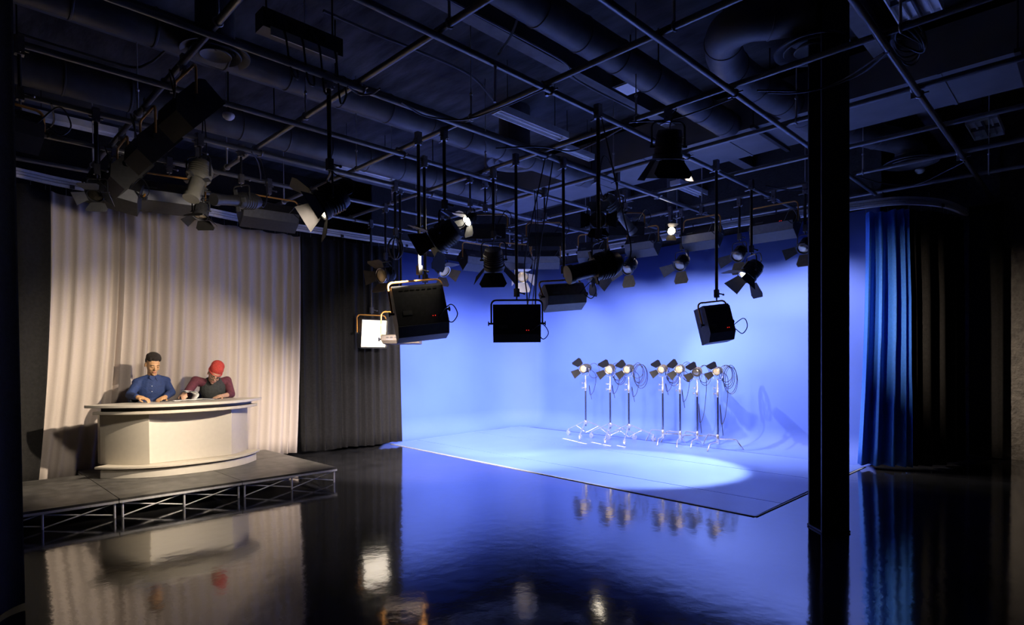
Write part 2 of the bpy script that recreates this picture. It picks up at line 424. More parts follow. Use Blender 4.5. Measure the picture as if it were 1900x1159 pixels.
for lb, p, z in (('white dome detector hanging above the news desk curtain', (424, 216), 4.4), ('white dome detector hanging above the black curtain at right', (1707, 317), 4.4)):
    c = atz(*p, z); t = thing('dome_detector', lb, 'detector', c)
    m = MB(); m.lathe([(0.002, -0.045), (0.035, -0.035), (0.06, -0.01), (0.068, 0.012), (0.06, 0.03), (0.02, 0.035)], c, (0, 0, 1), 24); obj('dome', m, M_lum, t, smooth=60)
    m = MB(); m.cyl(c+Vector((0, 0, 0.03)), (c.x, c.y, CEIL), 0.01); obj('stem', m, M_steel, t)

def strip_light(label, p0, p1, wid, nt=2, dark=False, cols=1):
    p0, p1 = Vector(p0), Vector(p1); d = (p1-p0); L = d.length; d.normalize(); s = Vector((0, 0, 1)).cross(d); c = (p0+p1)/2
    ax = (d, s, Vector((0, 0, 1)))
    t = thing('fluorescent_fixture', label, 'light fixture', c)
    m = MB(); m.box(c+Vector((0, 0, 0.07)), (L, wid, 0.03), ax)
    for e in (-1, 1): m.box(c+s*e*(wid/2-0.006)+Vector((0, 0, 0.028)), (L, 0.012, 0.06), ax); m.box(c+d*e*(L/2-0.006)+Vector((0, 0, 0.028)), (0.012, wid-0.024, 0.06), ax)
    obj('housing', m, M_lum, t, smooth=0)
    for k in range(nt):
        y = (k+0.5)/nt*wid-wid/2
        m = MB(); m.cyl(c+s*y-d*(L/2-0.02)+Vector((0, 0, 0.034)), c+s*y+d*(L/2-0.02)+Vector((0, 0, 0.034)), 0.013, None, 10); obj('tube', m, M_tubeoff, t)
    if cols > 1:
        m = MB()
        for k in range(1, cols): m.box(c+d*(k/cols*L-L/2)+Vector((0, 0, 0.03)), (0.03, wid-0.03, 0.05), ax)
        for k in range(1, nt): m.box(c+s*((k)/nt*wid-wid/2)+Vector((0, 0, 0.03)), (L-0.03, 0.02, 0.05), ax)
        obj('louver', m, M_dark, t, smooth=0)
    m = MB()
    for e in (-1, 1): m.cyl(c+d*e*L*0.35+Vector((0, 0, 0.08)), Vector((c+d*e*L*0.35).xy.to_3d())+Vector((0, 0, CEIL)), 0.005)
    obj('hanger_wire', m, M_steel, t)
    return t
strip_light('long fluorescent strip glowing blue over the middle of the grid', (4.99, 5.22, 4.6), (6.27, 5.22, 4.6), 0.17)
strip_light('short fluorescent strip just beyond the long blue strip', (6.75, 5.65, 4.7), (7.45, 5.65, 4.7), 0.12)
strip_light('fluorescent strip behind the hanging fresnel near the blue wall', (9.55, 5.4, 4.7), (10.9, 5.4, 4.7), 0.2)
strip_light('fluorescent strip at upper left above the black curtain', (0.91, 9.26, 4.6), (2.2, 9.26, 4.6), 0.17)
strip_light('louvred fluorescent fixture at the far right wall', (10.55, 1.22, 4.9), (11.45, 1.22, 4.9), 0.36, 2, cols=2)
strip_light('louvred fluorescent fixture at the top edge right of the column', (6.1, 1.27, 4.9), (7.0, 1.27, 4.9), 0.36, 2, cols=2)
strip_light('fluorescent strip over the dark curtain between desk and blue wall', (4.6, 8.35, 4.6), (5.6, 8.35, 4.6), 0.17)
c = atz(1170, 163, 4.7)
t = thing('square_light_panel', 'square white ceiling panel lit blue beside the long duct', 'light fixture', c)
obj('panel', MB().box(c, (0.26, 0.26, 0.012)), M_lum, t, smooth=0)
obj('housing', MB().box(c+Vector((0, 0, 0.07)), (0.30, 0.30, 0.126)), M_steel, t, smooth=0)
obj('hanger_rod', MB().cyl(c+Vector((0, 0, 0.13)), (c.x, c.y, CEIL), 0.01), M_steel, t)

# ================================================================== pipe grid
ZA, ZB = 4.045, 4.098
RP = 0.027
kA = [0.495, 0.981, 1.450, 1.925, 2.391, 2.845, 3.279, 3.726]
kB = [0.632, 1.122, 1.613, 2.112, 2.612, 3.113, 3.588, 4.080]
YA = [k*(ZA-EYE) for k in kA]; XB = [k*(ZB-EYE) for k in kB]
endA = [11.75, 10.15, 10.2, 9.75, 9.75, 9.75, 9.6, 9.3]
ordw = ['first', 'second', 'third', 'fourth', 'fifth', 'sixth', 'seventh', 'eighth']
for i, y in enumerate(YA):
    t = thing('grid_pipe', 'long lower grid pipe running left to right overhead, %s from the viewer' % ordw[i], 'pipe', (-1.5, y, ZA), 'grid pipes overhead')
    m = MB(); m.cyl((-1.5, y, ZA), (endA[i], y, ZA), RP, None, 14); obj('pipe', m, M_pipe, t, smooth=50)
    for j, x in enumerate(XB):
        if x < endA[i]-0.1 and (i+j) % 2 == 0:
            m = MB(); m.torus((x+0.05, y, ZA), (1, 0, 0), RP+0.006, 0.008, 14, 6); m.torus((x, y+0.05, ZB), (0, 1, 0), RP+0.006, 0.008, 14, 6)
            m.box((x+0.05, y+0.05, (ZA+ZB)/2), (0.03, 0.03, 0.11)); m.cyl((x+0.05, y-0.075, ZA), (x+0.05, y-0.03, ZA), 0.008)
            obj('pipe_clamp', m, M_clamp, t)
for j, x in enumerate(XB):
    y1 = 9.35 if j < 5 else (8.9 if j < 7 else 8.2)
    t = thing('grid_pipe', 'upper cross pipe of the grid running front to back overhead, %s from the left' % ordw[j], 'pipe', (x, -1.5, ZB), 'grid pipes overhead')
    m = MB(); m.cyl((x, -1.5, ZB), (x, y1, ZB), RP, None, 14); obj('pipe', m, M_pipe, t, smooth=50)
    for i, y in enumerate(YA):
        if (i+j) % 2 == 1 and not (7.6 < x < 8.8):
            m = MB(); yy = y-0.12; m.cyl((x, yy, ZB), (x, yy, CEIL), 0.006, None, 8); m.torus((x, yy, ZB), (0, 1, 0), RP+0.006, 0.008, 14, 6); m.cyl((x, yy, ZB+0.03), (x, yy, ZB+0.22), 0.011, None, 8); m.sphere((x, yy, ZB+0.24), 0.018, None, 8, 6)
            obj('hanger_rod', m, M_conduit, t)
# conduits on the ceiling
def cable(label, pts, r=0.009, m=None, n=10, cat='cable', name='power_cable'):
    mb = MB(); P = curve(pts, n); mb.tube(P, r, 6)
    return tag(obj(name, mb, m or M_rubber, origin=P[0]), label, cat)
cable('flexible grey conduit curving down from the ceiling to the grid near the top', [atz(972, -40, 5.2), atz(965, 15, 4.9), atz(950, 62, 4.55), atz(925, 100, 4.2)], 0.012, M_conduit, name='flexible_conduit', cat='conduit')
cable('short pale conduit tail hanging below the third lower grid pipe', [atz(919, 122, 4.02), atz(919, 150, 3.86), atz(918, 190, 3.68)], 0.012, M_conduit, name='flexible_conduit', cat='conduit')
for k, (lb, pts) in enumerate((('conduit run bending over the round diffuser at left', [(33, 62), (140, 95), (240, 124), (275, 118), (300, 100), (400, 10)]),
    ('conduit run along the beam left of the long duct', [(835, 0), (900, 35), (1042, 112), (1060, 140), (1100, 165), (1180, 205)]),
    ('thin conduit crossing the rough ceiling above the middle', [(600, 20), (700, 64), (765, 90), (870, 138), (915, 185)]))):
    cable(lb, [atz(x, y, 4.9) for x, y in pts], 0.014, M_duct, name='ceiling_conduit', cat='conduit')
sw = [('cable swag drooping under the middle grid pipes', [(745, 190), (790, 215), (860, 222), (930, 200), (1010, 165)], 3.98),
      ('loose cable running from a pole clamp to the long fluorescent strip', [(920, 275), (1000, 272), (1060, 280), (1110, 262), (1155, 237)], 3.95),
      ('cable swag across to the hanging fresnel, left of the column', [(1170, 226), (1240, 222), (1300, 205), (1360, 182)], 3.98),
      ('pair of cables swinging behind the top of the steel column', [(1425, 172), (1480, 172), (1540, 160), (1600, 135), (1650, 95)], 3.98),
      ('single cable sagging in front of the steel column top', [(1405, 168), (1500, 168), (1560, 150), (1640, 98)], 4.0),
      ('cable loop hanging under the grid pipe near the round duct', [(645, 160), (665, 174), (690, 174), (705, 164)], 3.98),
      ('cable tail hanging from the grid above the beige curtain', [(467, 282), (478, 300), (483, 320), (484, 335)], 3.95),
      ('cable swag along the pipe above the blue and black curtain', [(1595, 328), (1640, 340), (1700, 342), (1760, 315), (1790, 300)], 3.98),
      ('cable draped between the last two pipes left of the column', [(1420, 345), (1470, 352), (1524, 348)], 3.98),
      ('cable hanging along the grid pipe at upper left', [(95, 192), (100, 225), (85, 240), (60, 245)], 3.9)]
for lb, pts, z in sw: cable(lb, [atz(x, y, z) for x, y in pts], 0.008)
for i, xx in enumerate((992, 996)):
    p = atz(xx, 352, 3.98); q0 = atz(xx-2, 352, 3.98); zz = zat(p.x, p.y, 590+(i*-12))
    cable('long thin cable hanging down past the back of the big softlight, %s of a pair' % ('left' if i == 0 else 'right'), [p, Vector((p.x+0.01, p.y, (p.z+zz)/2)), Vector((p.x-0.10+i*0.04, p.y+0.10-i*0.04, zz))], 0.007)
p = atz(1042, 480, 3.1)
z0 = zat(4.9, 4.2, 595)
cable('cable looping low beside the bronze softlight', [Vector((5.50, 4.76, 4.03)), Vector((5.46, 4.94, 3.0)), Vector((5.42, 4.98, 2.5)), Vector((5.41, 4.99, zat(5.41, 4.99, 588))), Vector((5.36, 5.04, zat(5.41, 4.99, 594))), Vector((5.34, 5.06, 2.4)), Vector((5.33, 5.07, 2.9)), Vector((5.36, 4.76, 4.03))], 0.008)
# cable coils lying on the grid at right
cl = MB()
for k in range(5):
    c = atz(1690+k*3, 72+k*3, 4.2); pts = []
    for i in range(25):
        a = i/24*2*math.pi; pts.append(c+Vector((0.30*math.cos(a), 0.09*math.sin(a)+0.02*k, 0.03*math.sin(2*a+k))))
    cl.tube(pts, 0.008, 6)
tag(obj('cable_coil', cl, M_rubber, origin=atz(1690, 72, 4.2)), 'coil of cables tied to the grid right of the steel column', 'cable coil')

# power raceway hanging upper left
c0, c1 = Vector((2.02, 4.95, 4.32)), Vector((2.75, 4.95, 4.32)); c = (c0+c1)/2
t = thing('power_raceway', 'pale edged power distribution box with cable tails hung under the grid at left', 'power box', c)
obj('box_body', MB().box(c+Vector((0, 0, 0.10)), (0.72, 0.16, 0.16)), M_steel, t, smooth=0)
obj('pale_strip', MB().box(c+Vector((0, -0.085, 0.0)), (0.60, 0.012, 0.07)), M_white, t, smooth=0)
for k in range(4):
    x = c.x-0.25+k*0.15; m = MB(); m.box((x, c.y-0.10, c.z+0.10), (0.06, 0.04, 0.06)); obj('outlet', m, M_black, t, smooth=0)
    m = MB(); m.tube(curve([(x, c.y-0.12, c.z+0.08), (x+0.02, c.y-0.2, c.z-0.05), (x+0.06, c.y-0.2, c.z-0.30-0.05*k), (x+0.14, c.y-0.16, c.z-0.36), (x+0.16, c.y-0.1, c.z-0.2), (x+0.2, c.y-0.05, c.z-0.18)], 8), 0.009, 6); obj('cable_tail', m, M_rubber, t)
m = MB()
for e in (-1, 1): m.cyl(c+Vector((e*0.3, 0, 0.18)), (c.x+e*0.3, c.y, CEIL), 0.008)
obj('hanger_rod', m, M_steel, t)

# ================================================================== curtain track and curtains
TP = [(35, 313), (100, 328), (160, 340), (240, 357), (380, 385), (480, 405), (630, 428), (740, 445), (860, 465), (920, 471), (980, 472), (1100, 458), (1200, 441), (1340, 413), (1440, 397), (1524, 385), (1580, 376), (1650, 367), (1700, 366), (1750, 372), (1788, 387)]
track = []
for i, p in enumerate(TP):
    z = lerp(3.97, 3.86, min(1, max(0, (p[0]-35)/1500))); track.append(atz(p[0], p[1], z))
d0 = (track[0]-track[1]).normalized()
track = [track[0]+Vector((-1.5, -0.30, 0.0)), track[0]+Vector((-0.7, -0.13, 0))]+track
TR = curve(track, 8)
sl = [0.0]
for i in range(1, len(TR)): sl.append(sl[-1]+(TR[i]-TR[i-1]).length)
def tr_at(s):
    s = max(0, min(sl[-1]-1e-6, s))
    for i in range(1, len(TR)):
        if sl[i] >= s:
            f = (s-sl[i-1])/max(1e-9, sl[i]-sl[i-1]); p = TR[i-1].lerp(TR[i], f)
            a, b = TR[max(i-2, 0)], TR[min(i+1, len(TR)-1)]; t = (b-a); t.z = 0; t.normalize()
            return p, t
def s_of(px):                     # arc length at which the track passes a point seen at image column px
    best = None
    for i, p in enumerate(TR):
        q = CM @ np.array([p.x, p.y, p.z-EYE]); x = q[0]/q[2]*FPX+CX
        if q[2] > 0 and (best is None or abs(x-px) < best[0]): best = (abs(x-px), sl[i])
    return best[1]
t = thing('curtain_track', 'curved aluminium double curtain track hung around the studio under the grid', 'curtain track', TR[20])
def sweep(off, z0, z1, th):
    vs = []; fs = []
    for i, p in enumerate(TR):
        _, tt = tr_at(sl[i]); n_ = Vector((-tt.y, tt.x, 0)); q = p+n_*off; q.z = p.z
        for o_, z in ((-th, z0), (th, z0), (th, z1), (-th, z1)): vs.append(q+n_*o_+Vector((0, 0, z)))
    for i in range(len(TR)-1):
        for k in range(4): fs.append((i*4+k, i*4+(k+1) % 4, (i+1)*4+(k+1) % 4, (i+1)*4+k))
    fs += [(3, 2, 1, 0), tuple(range(len(TR)*4-4, len(TR)*4))]
    return MB().add(vs, fs)
obj('upper_rail', sweep(-0.02, -0.035, 0.0, 0.022), M_alu, t, smooth=60)
obj('middle_rail', sweep(-0.035, -0.075, -0.045, 0.016), M_alu, t, smooth=60)
obj('lower_rail', sweep(-0.045, -0.118, -0.085, 0.020), M_alu, t, smooth=60)
obj('rail_web', sweep(-0.005, -0.11, -0.005, 0.008), M_grey, t, smooth=60)
for k in range(26):
    p, tt = tr_at(sl[-1]*(k+0.5)/26); n_ = Vector((-tt.y, tt.x, 0))
    m = MB(); m.cyl(p+n_*0.03, p+n_*0.03+Vector((0, 0, 0.10)), 0.008); m.box(p+n_*0.02+Vector((0, 0, -0.05)), (0.05, 0.03, 0.12), (tt, n_, Vector((0, 0, 1))))
    obj('track_bracket', m, M_steel, t)
for k in range(14):
    s_ = sl[-1]*(0.04+0.07*k); p, tt = tr_at(s_); n_ = Vector((-tt.y, tt.x, 0))
    m = MB(); m.box(p-n_*0.066+Vector((0, 0, -0.10)), (0.05, 0.02, 0.045), (tt, n_, Vector((0, 0, 1)))); m.cyl(p-n_*0.06+Vector((0, 0, -0.12)), p-n_*0.06+Vector((0, 0, -0.17)), 0.004)
    obj('curtain_carrier', m, M_steel, t)

def curtain(label, s0, s1, m, hem=0.05, drop=0.17, off=0.0, amp=0.045, fold=0.22, seed=1, flare=0.0, shrink=0.0, hooks=True, getp=tr_at, cat='curtain', taper0=0.0, rows=14, even=False):
    rnd = random.Random(seed); L = s1-s0; n = max(24, int(L/0.018))
    pos = [0.0]
    while pos[-1] < L: pos.append(pos[-1]+fold*rnd.uniform(0.45, 1.6))
    amps = [rnd.uniform(0.85, 1.2) for _ in pos] if even else [rnd.choice((0.35, 0.55, 0.75, 1.0, 1.5)) for _ in pos]; sh = [rnd.uniform(-0.35, 0.35) for _ in pos]
    def disp(s, h):              # h 0 top .. 1 hem
        for i in range(len(pos)-1):
            if pos[i] <= s <= pos[i+1]:
                f = (s-pos[i])/(pos[i+1]-pos[i]); a = lerp(amps[i], amps[i+1], f)
                g = 0.5-0.5*math.cos(2*math.pi*f)
                g = g**1.2
                return (g-0.4)*a*amp*2*(0.55+0.45*min(1, h*3))+0.006*math.sin(9*s+1.2*h+seed)*h
        return 0
    vs = []; fs = []
    for r in range(rows+1):
        h = r/rows
        for i in range(n+1):
            s = L*i/n
            sw_ = s+0.012*h*math.sin(2.1*s+seed)+flare*h*h*(s/L)-taper0*h*h*(1-s/L)
            p, tt = getp(s0+sw_); nn = Vector((-tt.y, tt.x, 0))
            top = p.z-drop+0.012*math.cos(2*math.pi*s/0.4)
            z = lerp(top, hem+0.008*math.sin(7*s+seed), h)
            ex = (0.06*h*h)
            vs.append(Vector((p.x, p.y, z))+nn*(off-disp(s, h)-ex*0.3))
    for r in range(rows):
        for i in range(n): a = r*(n+1)+i; fs.append((a, a+1, a+n+2, a+n+1))
    p0, _ = getp(s0+L/2)
    o = obj('stage_curtain', MB().add(vs, fs), m, smooth=80, origin=(p0.x, p0.y, hem))
    sd = o.modifiers.new('cloth_thickness', 'SOLIDIFY'); sd.thickness = 0.005
    tag(o, label, cat)
    if hooks:
        hk = int(min(60, L/0.20)); 
        for k in range(hk+1):
            s = L*k/max(1, hk); p, tt = getp(s0+s); nn = Vector((-tt.y, tt.x, 0)); b = p+nn*(off-disp(s, 0))
            mm = MB(); mm.tube([Vector((b.x, b.y, p.z-0.118)), Vector((b.x, b.y, p.z-drop-0.01))], 0.003, 5); obj('curtain_hook', mm, M_clamp, o)
    return o
sb0, sb1 = s_of(86), s_of(553)
curtain('tall beige pleated curtain behind the news desk', sb0, sb1, M_beige, hem=0.05, drop=0.20, amp=0.036, fold=0.15, seed=3, taper0=0.30, flare=-0.10)
curtain('black curtain at the left end beside the beige curtain', 0.02, sb0+0.02, M_bcurt, drop=0.19, amp=0.05, fold=0.25, seed=5, off=-0.05, flare=-0.20)
curtain('wide black curtain between the beige curtain and the blue wall', sb1-0.02, s_of(737), M_bcurt, drop=0.17, amp=0.045, fold=0.16, seed=8, off=0.02, flare=0.03)
sr0, sr1 = s_of(1606), s_of(1688)
curtain('bright blue curtain right of the steel column', sr0, sr1, M_blcurt, drop=0.18, amp=0.095, fold=0.12, seed=12, taper0=0.10, flare=0.02, even=True)
curtain('black curtain beside the blue curtain, curving to the right wall', sr1-0.01, sl[-1]-0.05, M_bcurt, drop=0.18, amp=0.06, fold=0.24, seed=14, off=0.0)
# near left drape, very close to the viewer
NL = [Vector((-1.35, 3.55, 5.0)), Vector((-0.4, 4.3, 5.0)), Vector((0.462, 4.98, 5.0))]
def nl_at(s):
    L = 2.31; f = max(0, min(1, s/L)); p = NL[0].lerp(NL[2], f); tt = (NL[2]-NL[0]); tt.z = 0; tt.normalize(); return p, tt
curtain('near black drape filling the left edge of the view', 0, 2.31, M_bcurt, hem=0.03, drop=0.0, amp=0.02, fold=0.3, seed=21, off=0.0, hooks=False, getp=nl_at, cat='curtain')
# dark drape flat on the right wall
def rw_at(s): return Vector((11.72, 1.50-s, 3.95)), Vector((0, -1, 0))
curtain('flat black drape hanging on the masonry wall, right of the curved black curtain', 0, 0.42, M_bcurt, hem=0.05, drop=0.0, amp=0.012, fold=0.2, seed=33, hooks=False, getp=rw_at)

# ================================================================== stage deck
DZ = 0.20
Xj = [-1.06, 0.19, 1.43, 2.66, 3.88]; Yr = [7.14, 8.58, 9.02]
def deck(x0, x1, y0, y1, label):
    t = thing('stage_deck', label, 'stage platform', ((x0+x1)/2, (y0+y1)/2, 0), 'stage platform decks under the news desk')
    g = 0.004
    obj('deck_top', MB().box(((x0+x1)/2, (y0+y1)/2, DZ-0.012), (x1-x0-2*g, y1-y0-2*g, 0.024)), M_deck, t, smooth=0)
    m = MB(); zc = DZ-0.036
    m.box(((x0+x1)/2, y0+0.014, zc), (x1-x0-2*g, 0.022, 0.024)); m.box(((x0+x1)/2, y1-0.014, zc), (x1-x0-2*g, 0.022, 0.024))
    m.box((x0+0.014, (y0+y1)/2, zc), (0.022, y1-y0-0.06, 0.024)); m.box((x1-0.014, (y0+y1)/2, zc), (0.022, y1-y0-0.06, 0.024))
    obj('edge_frame', m, M_alu, t, smooth=0)
    xs = [x0+0.035, (x0+x1)/2, x1-0.035]; rl = 0.011
    for yy in (y0+0.03, y1-0.03):
        for x in xs: obj('leg', MB().cyl((x, yy, 0), (x, yy, DZ-0.04), rl, None, 10), M_alu, t)
        for k in range(2):
            a, b = xs[k], xs[k+1]
            m = MB(); m.cyl((a+0.01, yy, 0.015), (b-0.01, yy, DZ-0.05), 0.007, None, 8); obj('brace', m, M_alu, t)
            m = MB(); m.cyl((a+0.01, yy+0.012, DZ-0.06), (b-0.01, yy+0.012, 0.03), 0.007, None, 8); obj('brace', m, M_alu, t)
    for x in (xs[0], xs[2]):
        m = MB(); m.cyl((x, y0+0.04, DZ-0.055), (x, y1-0.04, 0.02), 0.007, None, 8); obj('brace', m, M_alu, t)
nm = ['far left', 'left', 'centre', 'right']
for i in range(1, 4):
    deck(Xj[i], Xj[i+1], Yr[0], Yr[1], 'low black stage deck on braced legs, %s one of the front row' % {'left': 'leftmost', 'centre': 'middle', 'right': 'rightmost'}[nm[i]])
    deck(Xj[i], Xj[i+1], Yr[1]+0.002, Yr[2] if i < 2 else 9.45, 'low black stage deck behind the news desk, %s one of the back row' % {'left': 'leftmost', 'centre': 'middle', 'right': 'rightmost'}[nm[i]])
ORG_DESK = Vector((2.45, 8.5, DZ))
t = thing('news_desk', 'curved cream news desk with two tiered top on the stage platform', 'desk', ORG_DESK)
DC = 2.45
def lens_shape(hw, yf, yt, yb, n=28, ex=2.6):
    """front arc from tip to tip (apex yf), tips at yt, back edge arc to yb"""
    pts = []
    for i in range(n+1):
        x = -hw+2*hw*i/n; u_ = x/hw
        y = yf+(yt-yf)*(abs(u_)**ex)
        pts.append((DC+x, y))
    for i in range(1, n):
        x = hw-2*hw*i/n; u_ = x/hw
        pts.append((DC+x, yb-(yb-yt)*(abs(u_)**4)))
    return pts
EX = (Vector((1, 0, 0)), Vector((0, 1, 0)), Vector((0, 0, 1)))
def slab(name, poly, z0, z1, m, parent=t):
    o = obj(name, MB().prism(poly, (0, 0, 0), *EX, z0, z1), m, parent, smooth=40)
    bv = o.modifiers.new('edge', 'BEVEL'); bv.width = 0.004; bv.segments = 2; bv.limit_method = 'ANGLE'; return o
slab('table_top', lens_shape(1.06, 8.07, 8.66, 8.86), 1.050, 1.085, M_desktop)
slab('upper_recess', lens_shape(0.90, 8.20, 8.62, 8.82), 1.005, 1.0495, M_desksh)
slab('lower_top', lens_shape(0.985, 8.11, 8.62, 8.82), 0.968, 1.0045, M_deskw)
slab('base_ledge', lens_shape(0.985, 8.05, 8.56, 8.80), 0.318, 0.345, M_deskw)
slab('plinth', lens_shape(0.93, 8.09, 8.54, 8.78), DZ, 0.302, M_desktop)
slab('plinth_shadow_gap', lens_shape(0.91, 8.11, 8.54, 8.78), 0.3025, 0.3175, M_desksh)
bodyp = lens_shape(0.89, 8.15, 8.74, 8.80, 40, 2.3)
front = bodyp[:41]
def arc_panel(name, x0, x1, dy, th, m):
    fr = [p for p in front if x0 <= p[0] <= x1]
    def yon(x): return 8.15+(8.74-8.15)*(abs((x-DC)/0.89)**2.3)
    fr = [(x0, yon(x0))]+[p for p in fr if x0 < p[0] < x1]+[(x1, yon(x1))]
    poly = [(x, y+dy) for x, y in fr]+[(x, y+dy+th) for x, y in reversed(fr)]
    return slab(name, poly, 0.3455, 0.9675, m)
arc_panel('side_cabinet', 1.56, 1.985, 0.0, 0.14, M_deskw)
arc_panel('side_cabinet', 2.965, 3.34, 0.0, 0.14, M_deskw)
o = slab('centre_panel', [(1.987, 8.31), (2.963, 8.31), (2.963, 8.34), (1.987, 8.34)], 0.3455, 0.9675, M_desktop)
slab('end_panel', [(1.565, 8.745), (1.60, 8.745), (1.60, 8.80), (1.565, 8.80)], 0.3455, 0.9675, M_deskw)
slab('end_panel', [(3.30, 8.745), (3.335, 8.745), (3.335, 8.80), (3.30, 8.80)], 0.3455, 0.9675, M_deskw)
ZT = 1.085

# ================================================================== lamps
def yoke_pts(c, side, up, half, h):
    r = min(half*0.35, 0.06); P = [c-side*half-up*0.0]
    P += [c-side*half+up*(h-r)]
    for k in range(1, 6):
        a = k/6*math.pi/2; P.append(c-side*(half-r+r*math.cos(a))+up*(h-r+r*math.sin(a)))
    P += [c-side*(half-r)+up*h, c+side*(half-r)+up*h]
    for k in range(1, 6):
        a = k/6*math.pi/2; P.append(c+side*(half-r+r*math.sin(a))+up*(h-r+r*math.cos(a)))
    P += [c+side*half+up*(h-r), c+side*half]
    return P
def hang_parts(t, xy, ztop, zbot, pole=True, clamp=True, m_clamp=None):
    x, y = xy
    if clamp:
        m = MB(); m.box((x, y, ztop+0.005), (0.06, 0.06, 0.14)); m.cyl((x-0.06, y, ztop-0.02), (x+0.06, y, ztop-0.02), 0.010); m.cyl((x, y-0.05, ztop-0.05), (x, y+0.09, ztop-0.06), 0.008)
        obj('pipe_clamp', m, m_clamp or M_clamp, t)
    if pole and ztop-zbot > 0.10:
        m = MB(); m.cyl((x, y, zbot+0.04), (x, y, ztop-0.03), 0.019 if ztop-zbot > 0.5 else 0.013, None, 12); obj('drop_pole', m, M_black, t)
        m = MB(); m.box((x, y, zbot+0.09), (0.05, 0.05, 0.10)); m.cyl((x, y, zbot+0.10), (x+0.07, y-0.05, zbot+0.08), 0.008); m.cyl((x, y, zbot), (x, y, zbot+0.05), 0.009); m.sphere((x+0.075, y-0.053, zbot+0.078), 0.014, None, 8, 6)
        obj('pole_coupler', m, M_clamp if ztop-zbot < 0.6 else M_dark, t)
def ctr(px, py, X=None, Y=None, top=None):
    """centre of a lamp seen at px,py: on plane X or Y, or hanging straight below the grid point seen at top"""
    if top is not None:
        p = atz(top[0], top[1], 4.02); return Vector((p.x, p.y, zat(p.x, p.y, py)))
    return atX(px, py, X) if X is not None else atY(px, py, Y)
def softlight(label, c, wpx, hpx, yaw, pitch, depth=0.2, yoke=M_gold, house=M_dark, low=None, lit=False, led=True, tubes=3, group=None, ztop=4.02, coil=True, visor=0.05, ytall=0.55, roll=0, toff=None):
    s = pxm(c); wd = wpx/s; ht = hpx/s
    f = dirv(yaw, pitch); side = Vector((math.sin(R(yaw)), -math.cos(R(yaw)), 0)); up = side.cross(f).normalized()
    if roll:
        q = Matrix.Rotation(R(roll), 3, f); side = q @ side; up = q @ up
    t = thing('softlight', label, 'studio light', c, group)
    d = depth; ch = min(0.3*ht, 0.10)
    prof = [(d/2, ht/2), (d/2, -ht/2), (-d*0.10, -ht/2), (-d/2, -ht/2+ch), (-d/2, ht/2-ch*0.4), (-d*0.35, ht/2)]
    m = MB(); m.prism(prof, c, f, up, side, -wd/2, wd/2); ho = obj('housing', m, house, t, smooth=0)
    if low:
        a = Vector((-d*0.10, -ht/2)); b = Vector((-d/2, -ht/2+ch)); mid = (a+b)/2; ln = (b-a).length
        dv = (b-a).normalized(); nn = Vector((dv.y, -dv.x)); 
        if nn.y > 0: nn = -nn
        A = f*dv.x+up*dv.y; N = f*nn.x+up*nn.y
        m = MB(); m.box(c+f*mid.x+up*mid.y+N*0.004, (wd*0.98, ln*0.94, 0.006), (side, A, N)); obj('lower_panel', m, low, t, smooth=0)
    m = MB()
    for e in (-1, 1):
        m.box(c+f*(d/2+visor/2)+up*e*(ht/2-0.004), (wd, 0.008, visor), (side, up, f)); m.box(c+f*(d/2+visor/2)+side*e*(wd/2-0.004), (0.008, ht-0.016, visor), (side, up, f))
    obj('front_frame', m, M_black if house is not M_brown else M_brown, t, smooth=0)
    m = MB(); m.box(c+f*(d/2+0.004), (wd*0.94, ht*0.92, 0.006), (side, up, f))
    obj('reflector', m, M_glow if lit else M_refld, t, smooth=0)
    for k in range(tubes):
        y = ((k+0.5)/tubes-0.5)*ht*0.85
        m = MB(); m.cyl(c+f*(d/2+0.022)+up*y-side*wd*0.44, c+f*(d/2+0.022)+up*y+side*wd*0.44, min(0.012, ht/tubes*0.25), None, 8); obj('tube', m, M_tube if lit else (toff or M_tubeoff), t)
    # back details
    m = MB()
    for k in range(7): m.box(c-f*(d/2+0.003)+up*(ht/2-ch*0.4-0.03)+side*(k-3)*wd*0.11, (wd*0.07, 0.012, 0.006), (side, up, f))
    obj('vent_slot', m, M_black, t, smooth=0)
    m = MB(); m.box(c-f*(d/2+0.003)-up*(ht*0.08)-side*wd*0.28, (wd*0.18, ht*0.09, 0.004), (side, up, f)); obj('rating_label', m, M_label, t, smooth=0)
    if led:
        m = MB(); 
        for e in (0, 1): m.sphere(c-f*(d/2+0.003)-up*ht*0.18+side*(wd*0.20+e*0.025), 0.0042, None, 8, 6)
        obj('indicator_light', m, M_red, t)
    # yoke in a vertical plane through the side pivots
    hy = ht*ytall
    m = MB(); m.tube(yoke_pts(c, side, Vector((0, 0, 1)) if not roll else up, wd/2+0.022, hy), 0.011, 8); obj('yoke', m, yoke, t)
    for e in (-1, 1):
        m = MB(); m.cyl(c+side*e*(wd/2), c+side*e*(wd/2+0.055), 0.012); m.cyl(c+side*e*(wd/2+0.05), c+side*e*(wd/2+0.062), 0.028); obj('tilt_knob', m, M_black, t)
    hang_parts(t, (c.x, c.y), ztop, c.z+hy)
    if coil:
        p = c-f*(d/2)+up*(-ht*0.2)+side*wd*0.3
        m = MB(); m.tube(curve([p, p-f*0.10+side*0.12+Vector((0, 0, 0.08)), p-f*0.08+side*0.20-Vector((0, 0, 0.02)), p-f*0.06+side*0.14-Vector((0, 0, 0.10)), p-f*0.02+side*0.06-Vector((0, 0, 0.02))], 7), 0.006, 6); obj('power_lead', m, M_rubber, t)
    return t
